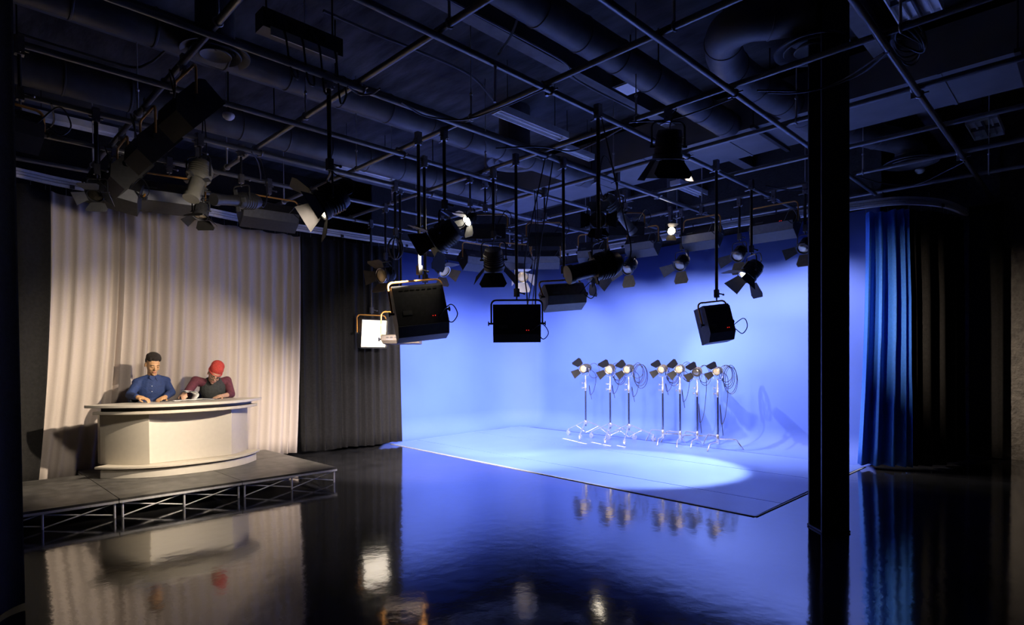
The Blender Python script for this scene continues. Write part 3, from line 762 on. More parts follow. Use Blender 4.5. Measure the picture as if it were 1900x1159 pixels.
def fresnel(label, c, rpx, yaw, pitch, lens=None, barn=M_barn, house=M_black, flaps=(55, 55, 55, 55), length=1.9, yoke=M_black, group=None, ztop=4.02, flap_len=1.35, fins=False, roll=0, hang=True, parent=None, cablet=True):
    r = rpx/pxm(c); f = dirv(yaw, pitch); side = Vector((math.sin(R(yaw)), -math.cos(R(yaw)), 0)); up = side.cross(f).normalized()
    if roll:
        q = Matrix.Rotation(R(roll), 3, f); side = q @ side; up = q @ up
    t = parent if parent is not None else thing('fresnel_spotlight', label, 'studio light', c, group)
    L = r*length
    m = MB(); m.lathe([(r*0.45, -L*0.62), (r*0.80, -L*0.58), (r*0.92, -L*0.40), (r*0.95, L*0.25), (r*1.06, L*0.28), (r*1.06, L*0.44), (r*0.98, L*0.46), (r*0.90, L*0.46), (r*0.88, L*0.36)], c, f, 24)
    hd = obj('housing', m, house, t, smooth=35)
    m = MB()
    for k in range(5): m.lathe([(r*0.955, 0), (r*1.02, 0.004), (r*1.02, r*0.05), (r*0.955, r*0.055)], c+f*(-L*0.34+k*L*0.11), f, 24, caps=False)
    m.box(c+up*r*0.97-f*L*0.06, (r*0.5, r*0.22, L*0.5), (side, up, f))
    obj('cooling_fins', m, house, t, smooth=35)
    m = MB(); m.lathe([(0.002, L*0.485), (r*0.35, L*0.475), (r*0.65, L*0.45), (r*0.86, L*0.40), (r*0.86, L*0.37), (0.002, L*0.37)], c, f, 24); obj('lens', m, lens or M_lens, t, smooth=60)
    m = MB(); m.torus(c+f*L*0.46, f, r*0.94, r*0.07, 28, 8); obj('lens_ring', m, M_refl if lens in (M_lit, M_lit2, M_lensy) else M_dark, t)
    fr = c+f*L*0.50; lf = r*flap_len
    for k, ang in enumerate(flaps):
        if ang is None: continue
        dv = (up, side, -up, -side)[k]; sd = (side, -up, -side, up)[k]
        hin = fr+dv*r*1.02; a = R(ang); out = f*math.cos(a)+dv*math.sin(a); nn = sd.cross(out)
        big = k % 2 == 0
        poly = [(-r*0.85, 0), (r*0.85, 0), (r*(1.35 if big else 0.75), lf*(0.75 if big else 1.0)), (r*(1.1 if big else 0.45), lf), (-r*(1.1 if big else 0.45), lf), (-r*(1.35 if big else 0.75), lf*(0.75 if big else 1.0))]
        if not big: poly = [(-r*0.62, 0), (r*0.62, 0), (r*1.0, lf*1.05), (-r*1.0, lf*1.05)]
        m = MB(); m.prism(poly, hin, sd, out, nn, -0.0015, 0.0015); obj('barn_door', m, barn, t, smooth=0)
    m = MB()
    for k in range(4):
        dv = (up, side, -up, -side)[k]; sd = (side, -up, -side, up)[k]; m.cyl(fr+dv*r*1.03-sd*r*0.7, fr+dv*r*1.03+sd*r*0.7, r*0.05, None, 6)
    obj('barn_door_frame', m, barn, t)
    if hang:
        V = Vector((0, 0, 1)); sdh = Vector((math.sin(R(yaw)), -math.cos(R(yaw)), 0))
        m = MB(); m.tube(yoke_pts(c, sdh, V, r*1.12+0.01, r*1.75), max(0.007, r*0.07), 8); obj('yoke', m, yoke, t)
        for e in (-1, 1):
            m = MB(); m.cyl(c+sdh*e*r*0.9, c+sdh*e*(r*1.2+0.02), r*0.10); obj('tilt_knob', m, M_dark, t)
        hang_parts(t, (c.x, c.y), ztop, c.z+r*1.75)
        if cablet:
            p = c-f*L*0.6; m = MB(); m.tube(curve([p, p-f*r*0.6-V*r*0.2, p-f*r*0.7+V*r*0.7+sdh*r*0.4, Vector((c.x+0.03, c.y+0.02, c.z+r*2.2)), Vector((c.x+0.03, c.y+0.03, min(ztop, c.z+r*2.2+0.4)))], 6), 0.006, 6); obj('power_lead', m, M_rubber, t)
    return t
def ellipsoidal(label, c, lpx, rpx, yaw, pitch, house=M_black, yoke=M_black, ztop=4.02, barrel=0.62):
    s = pxm(c); L = lpx/s; r = rpx/s; f = dirv(yaw, pitch); side = Vector((math.sin(R(yaw)), -math.cos(R(yaw)), 0)); up = side.cross(f)
    t = thing('ellipsoidal_spotlight', label, 'studio light', c)
    m = MB(); m.lathe([(r*0.3, -L*0.5), (r*0.75, -L*0.48), (r*0.98, -L*0.38), (r*1.0, -L*0.05), (r*0.85, 0.0)], c, f, 22); obj('lamp_house', m, house, t, smooth=40)
    m = MB(); m.lathe([(r*barrel, -0.02), (r*barrel, L*0.40), (r*barrel*1.18, L*0.41), (r*barrel*1.18, L*0.5), (r*barrel*0.9, L*0.5)], c, f, 22); obj('lens_barrel', m, house, t, smooth=40)
    m = MB(); m.lathe([(0.002, L*0.49), (r*barrel*0.9, L*0.475), (0.002, L*0.46)], c, f, 20); obj('lens', m, M_lens, t, smooth=60)
    for k in range(4): obj('shutter_handle', MB().box(c+(up if k % 2 else side)*(1 if k < 2 else -1)*r*1.0, (0.012, r*0.6, 0.05), (f, up if k % 2 else side, side if k % 2 else up)), M_dark, t, smooth=0)
    obj('rear_cap', MB().box(c-f*L*0.5, (r*0.7, r*0.7, 0.05), (side, up, f)), M_dark, t, smooth=0)
    m = MB()
    for k in range(5): m.lathe([(r*0.98, 0), (r*1.08, 0.004), (r*1.08, 0.014), (r*0.98, 0.018)], c-f*(L*0.12+k*L*0.055), f, 22, caps=False)
    obj('cooling_fins', m, house, t)
    m = MB(); m.tube(yoke_pts(c-f*L*0.1, side, Vector((0, 0, 1)), r*1.15+0.01, r*1.9), 0.009, 8); obj('yoke', m, yoke, t)
    b = c-f*L*0.1; hang_parts(t, (b.x, b.y), ztop, c.z+r*1.9)
    p = c-f*L*0.5; m = MB(); m.tube(curve([p, p-f*0.08-Vector((0, 0, 0.06)), p-f*0.14+Vector((0, 0, 0.1)), p-f*0.04+Vector((0, 0, 0.5)), Vector((b.x+0.04, b.y, ztop))], 7), 0.007, 6); obj('power_lead', m, M_rubber, t)
    return t

# --- row of softlights over the left, hung from the first cross pipe
x0 = XB[0]
for lb, py_, pc, sz, yw in (('nearest of the three gold yoked softlights in a row at upper left', (340, 118), 200, 92, 238), ('middle one of the three gold yoked softlights in a row at upper left', (283, 200), 268, 84, 236), ('farthest of the three gold yoked softlights in a row at upper left', (247, 255), 318, 78, 234)):
    g = atz(*py_, ZB); c = Vector((x0+0.02, g.y, zat(x0+0.02, g.y, pc)))
    softlight(lb, c, sz*1.12, sz*0.92, yw-236, -42, depth=0.2, house=M_black, led=False, tubes=5, ztop=ZB, ytall=0.75, coil=True, toff=M_refl2)
softlight('grey bottomed softlight hanging lowest at the left, in front of the beige curtain', ctr(214, 352, Y=8.08), 84, 46, 78, -34, depth=0.26, house=M_black, low=M_grey, led=False, ytall=0.8, roll=16)
softlight('wide softlight with long gold yoke over the left of the beige curtain', ctr(315, 365, Y=8.08), 112, 40, 80, -35, depth=0.24, house=M_black, low=M_grey, led=False, ytall=0.95)
softlight('wide softlight with gold yoke over the right of the beige curtain', ctr(500, 398, Y=8.08), 100, 34, 85, -35, depth=0.24, house=M_black, low=M_dark, led=False, ytall=0.95)
softlight('softlight half hidden by the near left drape', ctr(38, 236, Y=5.89), 60, 50, 100, -40, house=M_black, led=False, ytall=0.8)
# --- big hanging softlights
softlight('largest dark softlight hanging in front of the black curtain and blue wall', ctr(778, 578, top=(776, 258)), 94, 96, 62, -16, depth=0.24, house=M_dark, low=M_grey, roll=-7, ytall=0.64)
softlight('small white lit softlight hanging lowest against the black curtain', ctr(690, 618, Y=9.17), 52, 54, 262, -8, depth=0.14, house=M_black, lit=True, led=False, tubes=4, ytall=0.62, coil=False, ztop=4.02)
softlight('low flat softlight behind the largest dark softlight', ctr(738, 629, top=(742, 352)), 70, 16, 40, -6, depth=0.16, house=M_brown, led=False, ytall=3.2, coil=False)
softlight('big black softlight seen square from behind with red pilot lights', ctr(956, 600, top=(957, 297)), 88, 70, 45, 2, depth=0.16, yoke=M_black, house=M_black, ytall=0.62)
softlight('bronze softlight tilted down left of the long ellipsoidal spotlight', ctr(1046, 548, top=(1045, 303)), 78, 40, 62, -28, depth=0.20, house=M_brown, low=M_grey, led=False, ytall=0.85, roll=-6)
softlight('softlight with copper yoke hanging alone at right before the blue wall', ctr(1334, 600, top=(1329, 308)), 56, 68, 62, -12, depth=0.17, house=M_dark, ytall=0.62, roll=-7)
# --- cyclorama lights under the track
CY_L = [((884, 481), 'Y', 8.08, 58, 32, 85, 'first'), ((956, 479), 'Y', 8.08, 58, 30, 70, 'second'), ((1013, 479), 'X', 9.03, 50, 28, 45, 'third'), ((1100, 466), 'X', 9.03, 52, 36, 20, 'fourth'),
        ((1192, 453), 'X', 9.03, 60, 34, 4, 'fifth'), ((1302, 437), 'X', 9.03, 66, 38, 2, 'sixth'), ((1436, 418), 'X', 9.03, 80, 42, 0, 'seventh')]
for (p, ax_, v, wp, hp, yw, o_) in CY_L:
    c = ctr(*p, **{ax_: v})
    softlight('gold yoked cyclorama light hung under the track, %s from the left along the blue wall' % o_, c, wp, hp, yw, -38, depth=0.22, house=M_black, low=M_grey, led=o_ == 'seventh', ytall=0.9, group=None)
    f = dirv(yw, -38); q = c+f*0.17
    area('cyclorama_lamp', q, dirv(yw, -60), 54 if yw > 40 else 36, wp/pxm(c)*0.9, 0.10, COOL, 105)
softlight('upper gold yoked flat light above the middle of the track, left one', ctr(905, 425, top=(900, 340)), 76, 30, 45, -75, depth=0.14, house=M_black, led=False, ytall=0.9)
softlight('upper gold yoked flat light above the middle of the track, right one', ctr(1010, 440, top=(1010, 358)), 62, 30, 45, -75, depth=0.14, house=M_black, led=False, ytall=0.9)
softlight('copper yoked flat light under the grid beside the pale ellipsoidal spotlight', ctr(1160, 420, top=(1160, 362)), 66, 28, 45, -75, depth=0.14, house=M_black, led=False, ytall=0.9)
# --- fresnels
fresnel('big lit fresnel with open barn doors above the right edge of the beige curtain', ctr(604, 372, top=(610, 152)), 27, 160, -32, lens=M_lit, flaps=(60, 50, 50, 50), barn=M_barnb)
fresnel('fat dark fresnel hanging under the grid left of the small bright lamp', ctr(818, 437, top=(824, 250)), 24, 120, -30, lens=M_lit, flaps=(45, 40, 45, 40), barn=M_barnb)
fresnel('small brightly lit fresnel with pale open doors in the middle under the grid', ctr(868, 406, top=(872, 330)), 10, 175, -35, lens=M_lit2, flaps=(50, 50, 50, 50), barn=M_grey, flap_len=2.0)
fresnel('dark fresnel with large lower door, hanging before the left of the blue wall', ctr(917, 482, top=(915, 322)), 19, 40, -58, flaps=(45, 40, 50, 40), barn=M_barnb, flap_len=1.5)
fresnel('small fresnel with warm open doors right of the wide black curtain', ctr(820, 498, Y=8.08), 12, 275, -38, lens=M_lensy, flaps=(50, 50, 50, 50))
fresnel('small fresnel facing the viewer with a pale lower door before the blue wall', ctr(969, 510, Y=8.08), 11, 228, -30, lens=M_lensy, flaps=(35, 30, 60, 30), barn=M_white, flap_len=1.6)
for p, lb, v in (((1168, 494), 'first', 9.03), ((1265, 487), 'second', 9.03), ((1372, 470), 'third', 9.03), ((1494, 455), 'fourth', 9.03)):
    fresnel('small bronze doored fresnel before the deep blue wall top, %s of four from left' % lb, ctr(*p, X=v), 11.5, 174, -40, lens=M_lens, flaps=(None, 55, 50, None), flap_len=1.9, length=2.2)
fresnel('lit black fresnel with splayed doors hanging left of the column', ctr(1392, 503, top=(1394, 344)), 16.5, 138, -50, lens=M_lit, flaps=(50, 45, 60, 45), barn=M_barnb, flap_len=1.7)
fresnel('large dark fresnel under the grid at right centre, doors pointing down', ctr(1240, 272, X=5.32), 26, 48, -72, flaps=(35, 30, 38, 30), barn=M_barnb, house=M_dark, flap_len=1.5)
fresnel('bare bright bulb lamp shining at the viewer above the track', ctr(1244, 427, top=(1244, 392)), 7.5, 226, -24, lens=M_lit2, flaps=(50, None, 60, None), house=M_brown)
fresnel('black fresnel with a blue glint under the grid, left of the pale ellipsoidal spotlight', ctr(1106, 408, top=(1108, 330)), 15, 222, -12, lens=M_lens, flaps=(55, 55, 55, 55), barn=M_barnb)
fresnel('small fresnel with a hanging lower door at the left top of the beige curtain', ctr(180, 356, Y=7.01), 14, 235, -50, lens=M_lens, flaps=(70, 60, 20, 60), barn=M_grey)
fresnel('small black fresnel pointing straight down before the beige curtain', ctr(373, 392, Y=7.01), 13, 225, -72, flaps=(45, 50, 45, 50), barn=M_barnb)
fresnel('fresnel with brassy rings against the black curtain above the largest softlight', ctr(716, 510, Y=8.08), 14, 190, -12, lens=M_lensy, flaps=(50, 50, 50, 50))
# --- ellipsoidals
ellipsoidal('long black ellipsoidal spotlight pointing down left in the centre', ctr(1098, 497, top=(1100, 207)), 108, 24, 152, -16)
ellipsoidal('pale blue lit ellipsoidal spotlight under the grid right of centre', ctr(1152, 398, top=(1150, 330)), 88, 13, 345, -42, house=M_grey)
ellipsoidal('dull cream ellipsoidal spotlight pointing steeply down above the beige curtain', ctr(366, 335, Y=7.01), 84, 20, 215, -66, house=M_olive)
ellipsoidal('dark ellipsoidal spotlight lying low over the beige curtain, right of the cream one', ctr(440, 372, Y=7.01), 110, 15, 205, -12, house=M_black)
# cable ball and spare pole
c = ctr(734, 458, Y=7.01)
t = thing('hanging_cable_bundle', 'tangled cable bundle hanging from a pole in front of the black curtain', 'cable coil', c)
for k in range(5):
    pts = []
    for i in range(22):
        a = i/21*2*math.pi; pts.append(c+Vector((0.11*math.cos(a)*math.cos(k*0.7), 0.11*math.cos(a)*math.sin(k*0.7), 0.15*math.sin(a)-0.02)))
    m = MB(); m.tube(pts, 0.008, 6); obj('cable_loop', m, M_rubber, t)
hang_parts(t, (c.x, c.y), 4.02, c.z+0.12)
c = ctr(793, 530, top=(787, 301))
t = thing('empty_drop_pole', 'bare black drop pole with empty clamp beside the largest dark softlight', 'pole', c)
hang_parts(t, (c.x, c.y), 4.02, c.z)

# ================================================================== lamps that light the room
KEY = ctr(818, 437, top=(824, 250))
spot('desk_key_lamp', KEY+dirv(120, -30)*0.20, (2.55, 8.9, 0.62), 1700, 64, 0.75, (1.0, 0.83, 0.64), 0.035)
P2 = ctr(604, 372, top=(610, 152)); spot('curtain_lamp', P2+dirv(128, -38)*0.24, (2.6, 9.3, 1.7), 300, 90, 1.0, (1.0, 0.86, 0.72), 0.15)
P3 = ctr(1392, 503, top=(1394, 344)); spot('floor_pool_lamp', P3+dirv(178, -60)*0.2, (7.55, 4.75, 0), 1500, 60, 0.35, (1.0, 0.93, 0.84), 0.05)
P4 = ctr(917, 482, top=(915, 322)); spot('floor_pool_lamp', P4+dirv(40, -58)*0.2, (7.85, 8.0, 0), 760, 38, 0.45, (1.0, 0.93, 0.84), 0.05)
P5 = ctr(956, 600, top=(957, 297)); area('hanging_softlight_lamp', P5+dirv(45, 2)*0.16, dirv(45, -24), 138, 0.5, 0.4, COOL, 85)
P6 = ctr(1334, 600, top=(1329, 308)); area('hanging_softlight_lamp', P6+dirv(62, -12)*0.16, dirv(50, -26), 42, 0.3, 0.35, COOL, 85)
P7 = ctr(778, 578, top=(776, 258)); area('hanging_softlight_lamp', P7+dirv(62, -16)*0.2, dirv(50, -26), 125, 0.4, 0.4, COOL, 85)
P8 = ctr(1240, 272, X=5.32); spot('side_wall_fill', P8-Vector((0, 0, 0.25)), (11.9, 0.45, 2.0), 1700, 40, 1.0, (1.0, 0.80, 0.62), 0.05)  # added warm fill for the right wall, set at the dark fresnel
spot('stand_back_lamp', P8-Vector((0, 0, 0.22))+dirv(42, -20)*0.12, (9.75, 6.3, 1.2), 420, 34, 0.6, (1.0, 0.95, 0.9), 0.03)
P10 = ctr(1098, 508, X=9.03); fresnel('black fresnel half hidden behind the long black ellipsoidal spotlight', P10, 15, 285, -40, lens=M_lit, flaps=(45, 45, 45, 45), barn=M_barnb)
spot('stand_side_lamp', P10+dirv(285, -40)*0.2, (10.1, 4.5, 0.7), 560, 60, 0.7, (1.0, 0.95, 0.9), 0.03)
P9 = ctr(690, 618, Y=9.17); spot('softlight_beam', P9+dirv(300, -8)*0.25, (9.9, 5.0, 1.0), 200, 60, 0.6, (0.9, 0.93, 1.0), 0.09)

# ================================================================== stand lights on the blue floor
def stand(label, px, py, hy, kind, yaw, seed):
    b = atz(px, py, 0.008); rnd = random.Random(seed)
    t = thing('light_stand', label, 'light stand', b)
    zt = zat(b.x, b.y, hy)
    zc = 0.34 if kind == 'dolly' else 0.22
    m = MB(); m.cyl((b.x, b.y, zc-0.10), (b.x, b.y, zt-0.34), 0.0175, None, 12); obj('pole', m, M_polem, t)
    m = MB()
    m.lathe([(0.023, 0), (0.026, 0.02), (0.026, 0.13), (0.021, 0.14), (0.021, 0.22), (0.015, 0.23), (0.015, 0.32)], (b.x, b.y, zt-0.46), (0, 0, 1), 14); obj('pole_collar', m, M_chrome, t)
    sd = Vector((_r[0], _r[1], 0)); fw = Vector((_f[0], _f[1], 0))
    for k in range(2):
        z = zt-0.40+k*0.10; m = MB(); m.cyl((b.x, b.y, z), Vector((b.x, b.y, z))-sd*0.075, 0.006); m.cyl(Vector((b.x, b.y, z))-sd*0.07-Vector((0, 0, 0.022)), Vector((b.x, b.y, z))-sd*0.07+Vector((0, 0, 0.022)), 0.008); obj('t_handle', m, M_chrome, t)
    if kind == 'dolly':
        m = MB(); m.lathe([(0.03, -0.04), (0.045, -0.02), (0.045, 0.02), (0.03, 0.04)], (b.x, b.y, zc-0.02), (0, 0, 1), 12); obj('leg_hub', m, M_chrome, t)
        for k in range(3):
            a = R(yaw+k*120); d = Vector((math.cos(a), math.sin(a), 0)); e = b+d*0.50
            m = MB(); m.tube([Vector((b.x, b.y, zc))+d*0.03, Vector((e.x, e.y, 0.135))], 0.0115, 8); m.cyl(b+Vector((0, 0, 0.10)), b+d*0.26+Vector((0, 0, 0.22)), 0.008); lg = obj('leg', m, M_chrome, t)
            m = MB(); m.cyl((e.x, e.y, 0.075), (e.x, e.y, 0.15), 0.011); s2 = Vector((-d.y, d.x, 0)); c = Vector((e.x, e.y, 0.058)); m.cyl(c-s2*0.012, c+s2*0.012, 0.05, None, 16); m.box(c+Vector((0, 0, 0.035)), (0.05, 0.045, 0.05)); obj('caster', m, M_chrome, lg)
    else:
        m = MB(); m.lathe([(0.024, 0), (0.03, 0.01), (0.03, 0.16), (0.024, 0.17)], (b.x, b.y, 0.10), (0, 0, 1), 12); obj('leg_hub', m, M_chrome, t)
        for k in range(3):
            a = R(yaw+k*120); d = Vector((math.cos(a), math.sin(a), 0)); zz = 0.13+0.055*k
            m = MB(); P = [Vector((b.x, b.y, zz))+d*0.02, Vector((b.x, b.y, zz))+d*0.27, Vector((b.x, b.y, zz-0.012))+d*0.31, Vector((b.x, b.y, 0.012))+d*(0.31+zz*0.62)]
            m.tube(P, 0.0125, 8); obj('leg', m, M_chrome, t)
    c = Vector((b.x, b.y, zt)); hyaw = 192+rnd.uniform(-8, 8)
    fresnel(None, c, rnd.uniform(7.2, 8.0), hyaw, -8+rnd.uniform(-4, 4), lens=M_lensy if seed != 6 else M_lens, barn=M_barnb, house=M_dark if seed % 2 else M_brown, flaps=(58, 62, None, None), length=2.6, hang=False, parent=t, roll=35+rnd.uniform(-8, 8), flap_len=1.75)
    f = dirv(hyaw, 0); s_ = Vector((math.sin(R(hyaw)), -math.cos(R(hyaw)), 0))
    m = MB(); r = 0.085
    m.tube([c+s_*r, c+s_*r-Vector((0, 0, 0.10)), c+s_*r*0.7-Vector((0, 0, 0.145)), c-s_*r*0.7-Vector((0, 0, 0.145)), c-s_*r-Vector((0, 0, 0.10)), c-s_*r], 0.007, 8); m.cyl(c-Vector((0, 0, 0.145)), c-Vector((0, 0, 0.18)), 0.013); obj('yoke', m, M_chrome, t)
    nl = {1: 1, 2: 4, 3: 5, 4: 4, 5: 2, 6: 2, 7: 6}[seed]
    o0 = c-f*0.14
    for k in range(nl):
        m = MB(); pts = []; w1 = 0.10+0.03*rnd.random(); h1 = 0.13+0.05*rnd.random()+0.02*k; cx = o0+sd*(0.10+0.02*k)-Vector((0, 0, 0.05+0.025*k))
        for i in range(20):
            a = i/19*2*math.pi; pts.append(cx+sd*w1*math.cos(a)+fw*0.02*math.sin(a+k)+Vector((0, 0, h1*math.sin(a))))
        m.tube(pts, 0.0055, 6); obj('cable_loop', m, M_rubber, t)
    m = MB(); L = rnd.uniform(0.3, 0.6) if seed not in (6, 7) else 1.0
    m.tube(curve([o0, o0+sd*0.14-Vector((0, 0, 0.15)), o0+sd*0.10-Vector((0, 0, 0.15+L*0.6)), o0+sd*0.02-Vector((0, 0, 0.15+L*0.8)), o0-sd*0.0-Vector((0, 0, 0.10+L*0.5)), o0+sd*0.05-Vector((0, 0, 0.15+L))], 6), 0.0055, 6); obj('plug_lead', m, M_rubber, t)
    return t
SD = [(1087, 811, 683, 'dolly', 'chrome wheeled light stand, leftmost of the seven on the blue floor'), (1132.5, 817, 684, 'dolly', 'chrome wheeled light stand, second from the left on the blue floor'), (1167, 820, 684, 'dolly', 'chrome wheeled light stand with many cable loops, third from the left on the blue floor'),
      (1230, 822, 684, 'c', 'light stand on bent chrome legs just right of the wheeled stands'), (1262, 825, 684, 'c', 'light stand on bent chrome legs, second of the four bent leg stands'), (1294, 826, 689, 'c', 'light stand on bent chrome legs with bright lens, third of the four bent leg stands'), (1332, 833, 688, 'c', 'light stand with the biggest cable tangle, rightmost of the seven on the blue floor')]
for i, (px, py, hy, kd, lb) in enumerate(SD): stand(lb, px, py, hy, kd, {0: 205, 1: 205, 2: 205, 3: 195, 4: 200, 5: 190, 6: 180}[i], i+1)
tp = [((1045, 813), (1071, 819)), ((1073, 820), (1088, 823)), ((1098, 820), (1115, 823.5)), ((1119, 824), (1133, 827)), ((1145, 826), (1160, 829))]  # thin white strips standing in for bright reflections on the floor
for k, (a, b) in enumerate(tp):
    A, B = atz(*a, 0.0085), atz(*b, 0.0085); d = B-A; L = d.length; d.normalize()
    tag(obj('reflection_dash', MB().box((A+B)/2, (L, 0.035, 0.002), (d, Vector((0, 0, 1)).cross(d), Vector((0, 0, 1)))), M_dash, smooth=0, origin=(A+B)/2), 'painted white reflection on the blue floor by the wheeled stands, %s from the left' % ordw[k], 'painted reflection', 'painted white reflections on the blue floor')

# ================================================================== people
def fuse(name, mb, m, parent, voxel=0.007, smooth=3):
    o0 = ORG[parent.name] if parent is not None else Vector((0, 0, 0))
    me = bpy.data.meshes.new('tmp'); me.from_pydata([tuple(Vector(p)-o0) for p in mb.v], [], mb.f); me.update()
    tmp = bpy.data.objects.new('tmp', me); COL.objects.link(tmp)
    r = tmp.modifiers.new('r', 'REMESH'); r.mode = 'VOXEL'; r.voxel_size = voxel
    if smooth:
        s = tmp.modifiers.new('s', 'SMOOTH'); s.iterations = smooth; s.factor = 0.5
    dg = bpy.context.evaluated_depsgraph_get(); out = bpy.data.meshes.new_from_object(tmp.evaluated_get(dg))
    bpy.data.objects.remove(tmp); bpy.data.meshes.remove(me)
    out.name = name; out.materials.clear(); out.materials.append(m)
    for p in out.polygons: p.use_smooth = True
    o = bpy.data.objects.new(name, out); COL.objects.link(o)
    if parent is not None: o.parent = parent
    ORG[o.name] = Vector(o0)
    return o
def caps(mb, a, b, r0, r1=None, n=12):
    r1 = r0 if r1 is None else r1
    a, b = Vector(a), Vector(b); mb.cyl(a, b, r0, r1, n); mb.sphere(a, r0, None, n, 8); mb.sphere(b, r1, None, n, 8)
def hand(mb, wrist, fwd, palm_n, curl=0.6, flip=1, s=1.0):
    """palm and five bent fingers; fwd points along the fingers, palm_n out of the back of the hand"""
    fwd = Vector(fwd).normalized(); n_ = Vector(palm_n); n_ = (n_-fwd*n_.dot(fwd)).normalized(); sd = fwd.cross(n_)*flip
    pc = Vector(wrist)+fwd*0.045*s
    Rm = Matrix((sd, fwd, n_)).transposed()
    mb.sphere(pc, (0.040*s, 0.050*s, 0.017*s), Rm, 14, 10)
    caps(mb, wrist, pc, 0.026*s, 0.026*s, 10)
    for k, (off, ln) in enumerate(((0.028, 0.066), (0.010, 0.075), (-0.009, 0.070), (-0.027, 0.055))):
        p = pc+sd*off*s+fwd*0.040*s; d = fwd; a = 0
        for seg, fr in enumerate((0.45, 0.32, 0.23)):
            a += curl*(0.5 if seg == 0 else 0.9); dd = (fwd*math.cos(a)-n_*math.sin(a)).normalized()
            q = p+dd*ln*fr*s; caps(mb, p, q, 0.0092*s, 0.0082*s, 8); p = q
    p = pc+sd*0.036*s-fwd*0.015*s-n_*0.004; q = p+(fwd*0.6+sd*0.75-n_*0.35).normalized()*0.036*s; caps(mb, p, q, 0.0115*s, 0.010*s, 8)
    q2 = q+(fwd*0.95-sd*0.05-n_*0.25).normalized()*0.030*s; caps(mb, q, q2, 0.010*s, 0.0085*s, 8)
def head_parts(mb, c, Rm, s=1.0):
    def P(x, y, z): return Vector(c)+Rm @ Vector((x*s, y*s, z*s))
    def E(p, r): mb.sphere(P(*p), tuple(k*s for k in r), Rm, 18, 12)
    E((0, 0.012, 0.035), (0.077, 0.096, 0.094)); E((0, -0.022, -0.02), (0.066, 0.074, 0.085)); E((0, -0.03, -0.062), (0.053, 0.058, 0.052))
    E((0, -0.074, -0.098), (0.024, 0.02, 0.020)); E((-0.038, -0.066, -0.028), (0.024, 0.018, 0.026)); E((0.038, -0.066, -0.028), (0.024, 0.018, 0.026))
    E((0, -0.080, 0.018), (0.055, 0.016, 0.012))
    caps(mb, P(0, -0.088, 0.006), P(0, -0.112, -0.030), 0.009*s, 0.014*s, 10); E((-0.012, -0.100, -0.034), (0.009, 0.011, 0.008)); E((0.012, -0.100, -0.034), (0.009, 0.011, 0.008))
    E((0, -0.088, -0.064), (0.024, 0.012, 0.007)); E((0, -0.086, -0.074), (0.020, 0.012, 0.007))
    for e in (-1, 1):
        mb.sphere(P(e*0.078, 0.012, -0.008), (0.010*s, 0.020*s, 0.033*s), Rm, 10, 8)
        E((e*0.031, -0.082, -0.002), (0.017, 0.010, 0.010))
    return P
def rotm(pitch, tilt, yaw):         # pitch forward, tilt sideways, turn; facing -Y
    return Matrix.Rotation(R(yaw), 3, 'Z') @ Matrix.Rotation(R(pitch), 3, 'X') @ Matrix.Rotation(R(tilt), 3, 'Y')
def face_bits(P, Rm, par, brow, lipm, s=1.0):
    for e in (-1, 1):
        m = MB(); caps(m, P(e*0.018, -0.096, 0.020), P(e*0.046, -0.088, 0.021), 0.0045*s, 0.0035*s, 8); obj('eyebrow', m, brow, par)
        m = MB(); m.sphere(P(e*0.031, -0.090, -0.006), (0.013*s, 0.0045*s, 0.004*s), Rm, 10, 6); obj('eye', m, M_eye, par)
    m = MB(); m.sphere(P(0, -0.099, -0.069), (0.021*s, 0.005*s, 0.0075*s), Rm, 12, 8); obj('lips', m, lipm, par)
def chair(label, x, y, yaw=0):
    t = thing('swivel_chair', label, 'chair', (x, y, DZ))
    obj('seat', MB().box((x, y, DZ+0.50), (0.44, 0.42, 0.07)), M_black, t)
    m = MB(); m.prism([(-0.20, 0), (0.20, 0), (0.21, 0.30), (0.15, 0.40), (-0.15, 0.40), (-0.21, 0.30)], (x, y+0.215, DZ+0.62), Vector((1, 0, 0)), Vector((0, 0, 1)), Vector((0, -1, 0)), -0.02, 0.02); obj('backrest', m, M_black, t)
    m = MB(); m.tube([(x, y+0.05, DZ+0.45), (x, y+0.235, DZ+0.46), (x, y+0.243, DZ+0.75)], 0.014, 8); obj('back_bracket', m, M_steel, t)
    obj('gas_stem', MB().cyl((x, y, DZ+0.10), (x, y, DZ+0.465), 0.025), M_steel, t)
    for k in range(5):
        a = 2*math.pi*k/5+0.3; e = Vector((x+0.19*math.cos(a), y+0.19*math.sin(a), DZ+0.07)); m = MB(); m.tube([(x, y, DZ+0.11), e], 0.016, 8); lg = obj('leg', m, M_steel, t)
        m = MB(); m.sphere((e.x, e.y, DZ+0.03), 0.028, None, 10, 8); obj('caster', m, M_black, lg)
# heights are for a desk top at 1.085; figures sit on tall swivel chairs
def legs(mb, hip, kneeY, footY):
    for e in (-1, 1):
        h = Vector((hip.x+e*0.09, hip.y-0.02, hip.z)); k = Vector((hip.x+e*0.11, kneeY, hip.z+0.02)); f_ = Vector((hip.x+e*0.11, footY, DZ+0.09))
        caps(mb, h, k, 0.078, 0.056); caps(mb, k, f_, 0.054, 0.04)
def trousers(mb, hip, kneeY, footY):
    mb.sphere(hip, (0.175, 0.125, 0.11), None, 16, 10)
    for e in (-1, 1):
        h = Vector((hip.x+e*0.09, hip.y-0.02, hip.z)); k = Vector((hip.x+e*0.11, kneeY, hip.z+0.02)); f_ = Vector((hip.x+e*0.11, footY, DZ+0.12))
        caps(mb, h, k, 0.088, 0.068); caps(mb, k, f_, 0.064, 0.055)

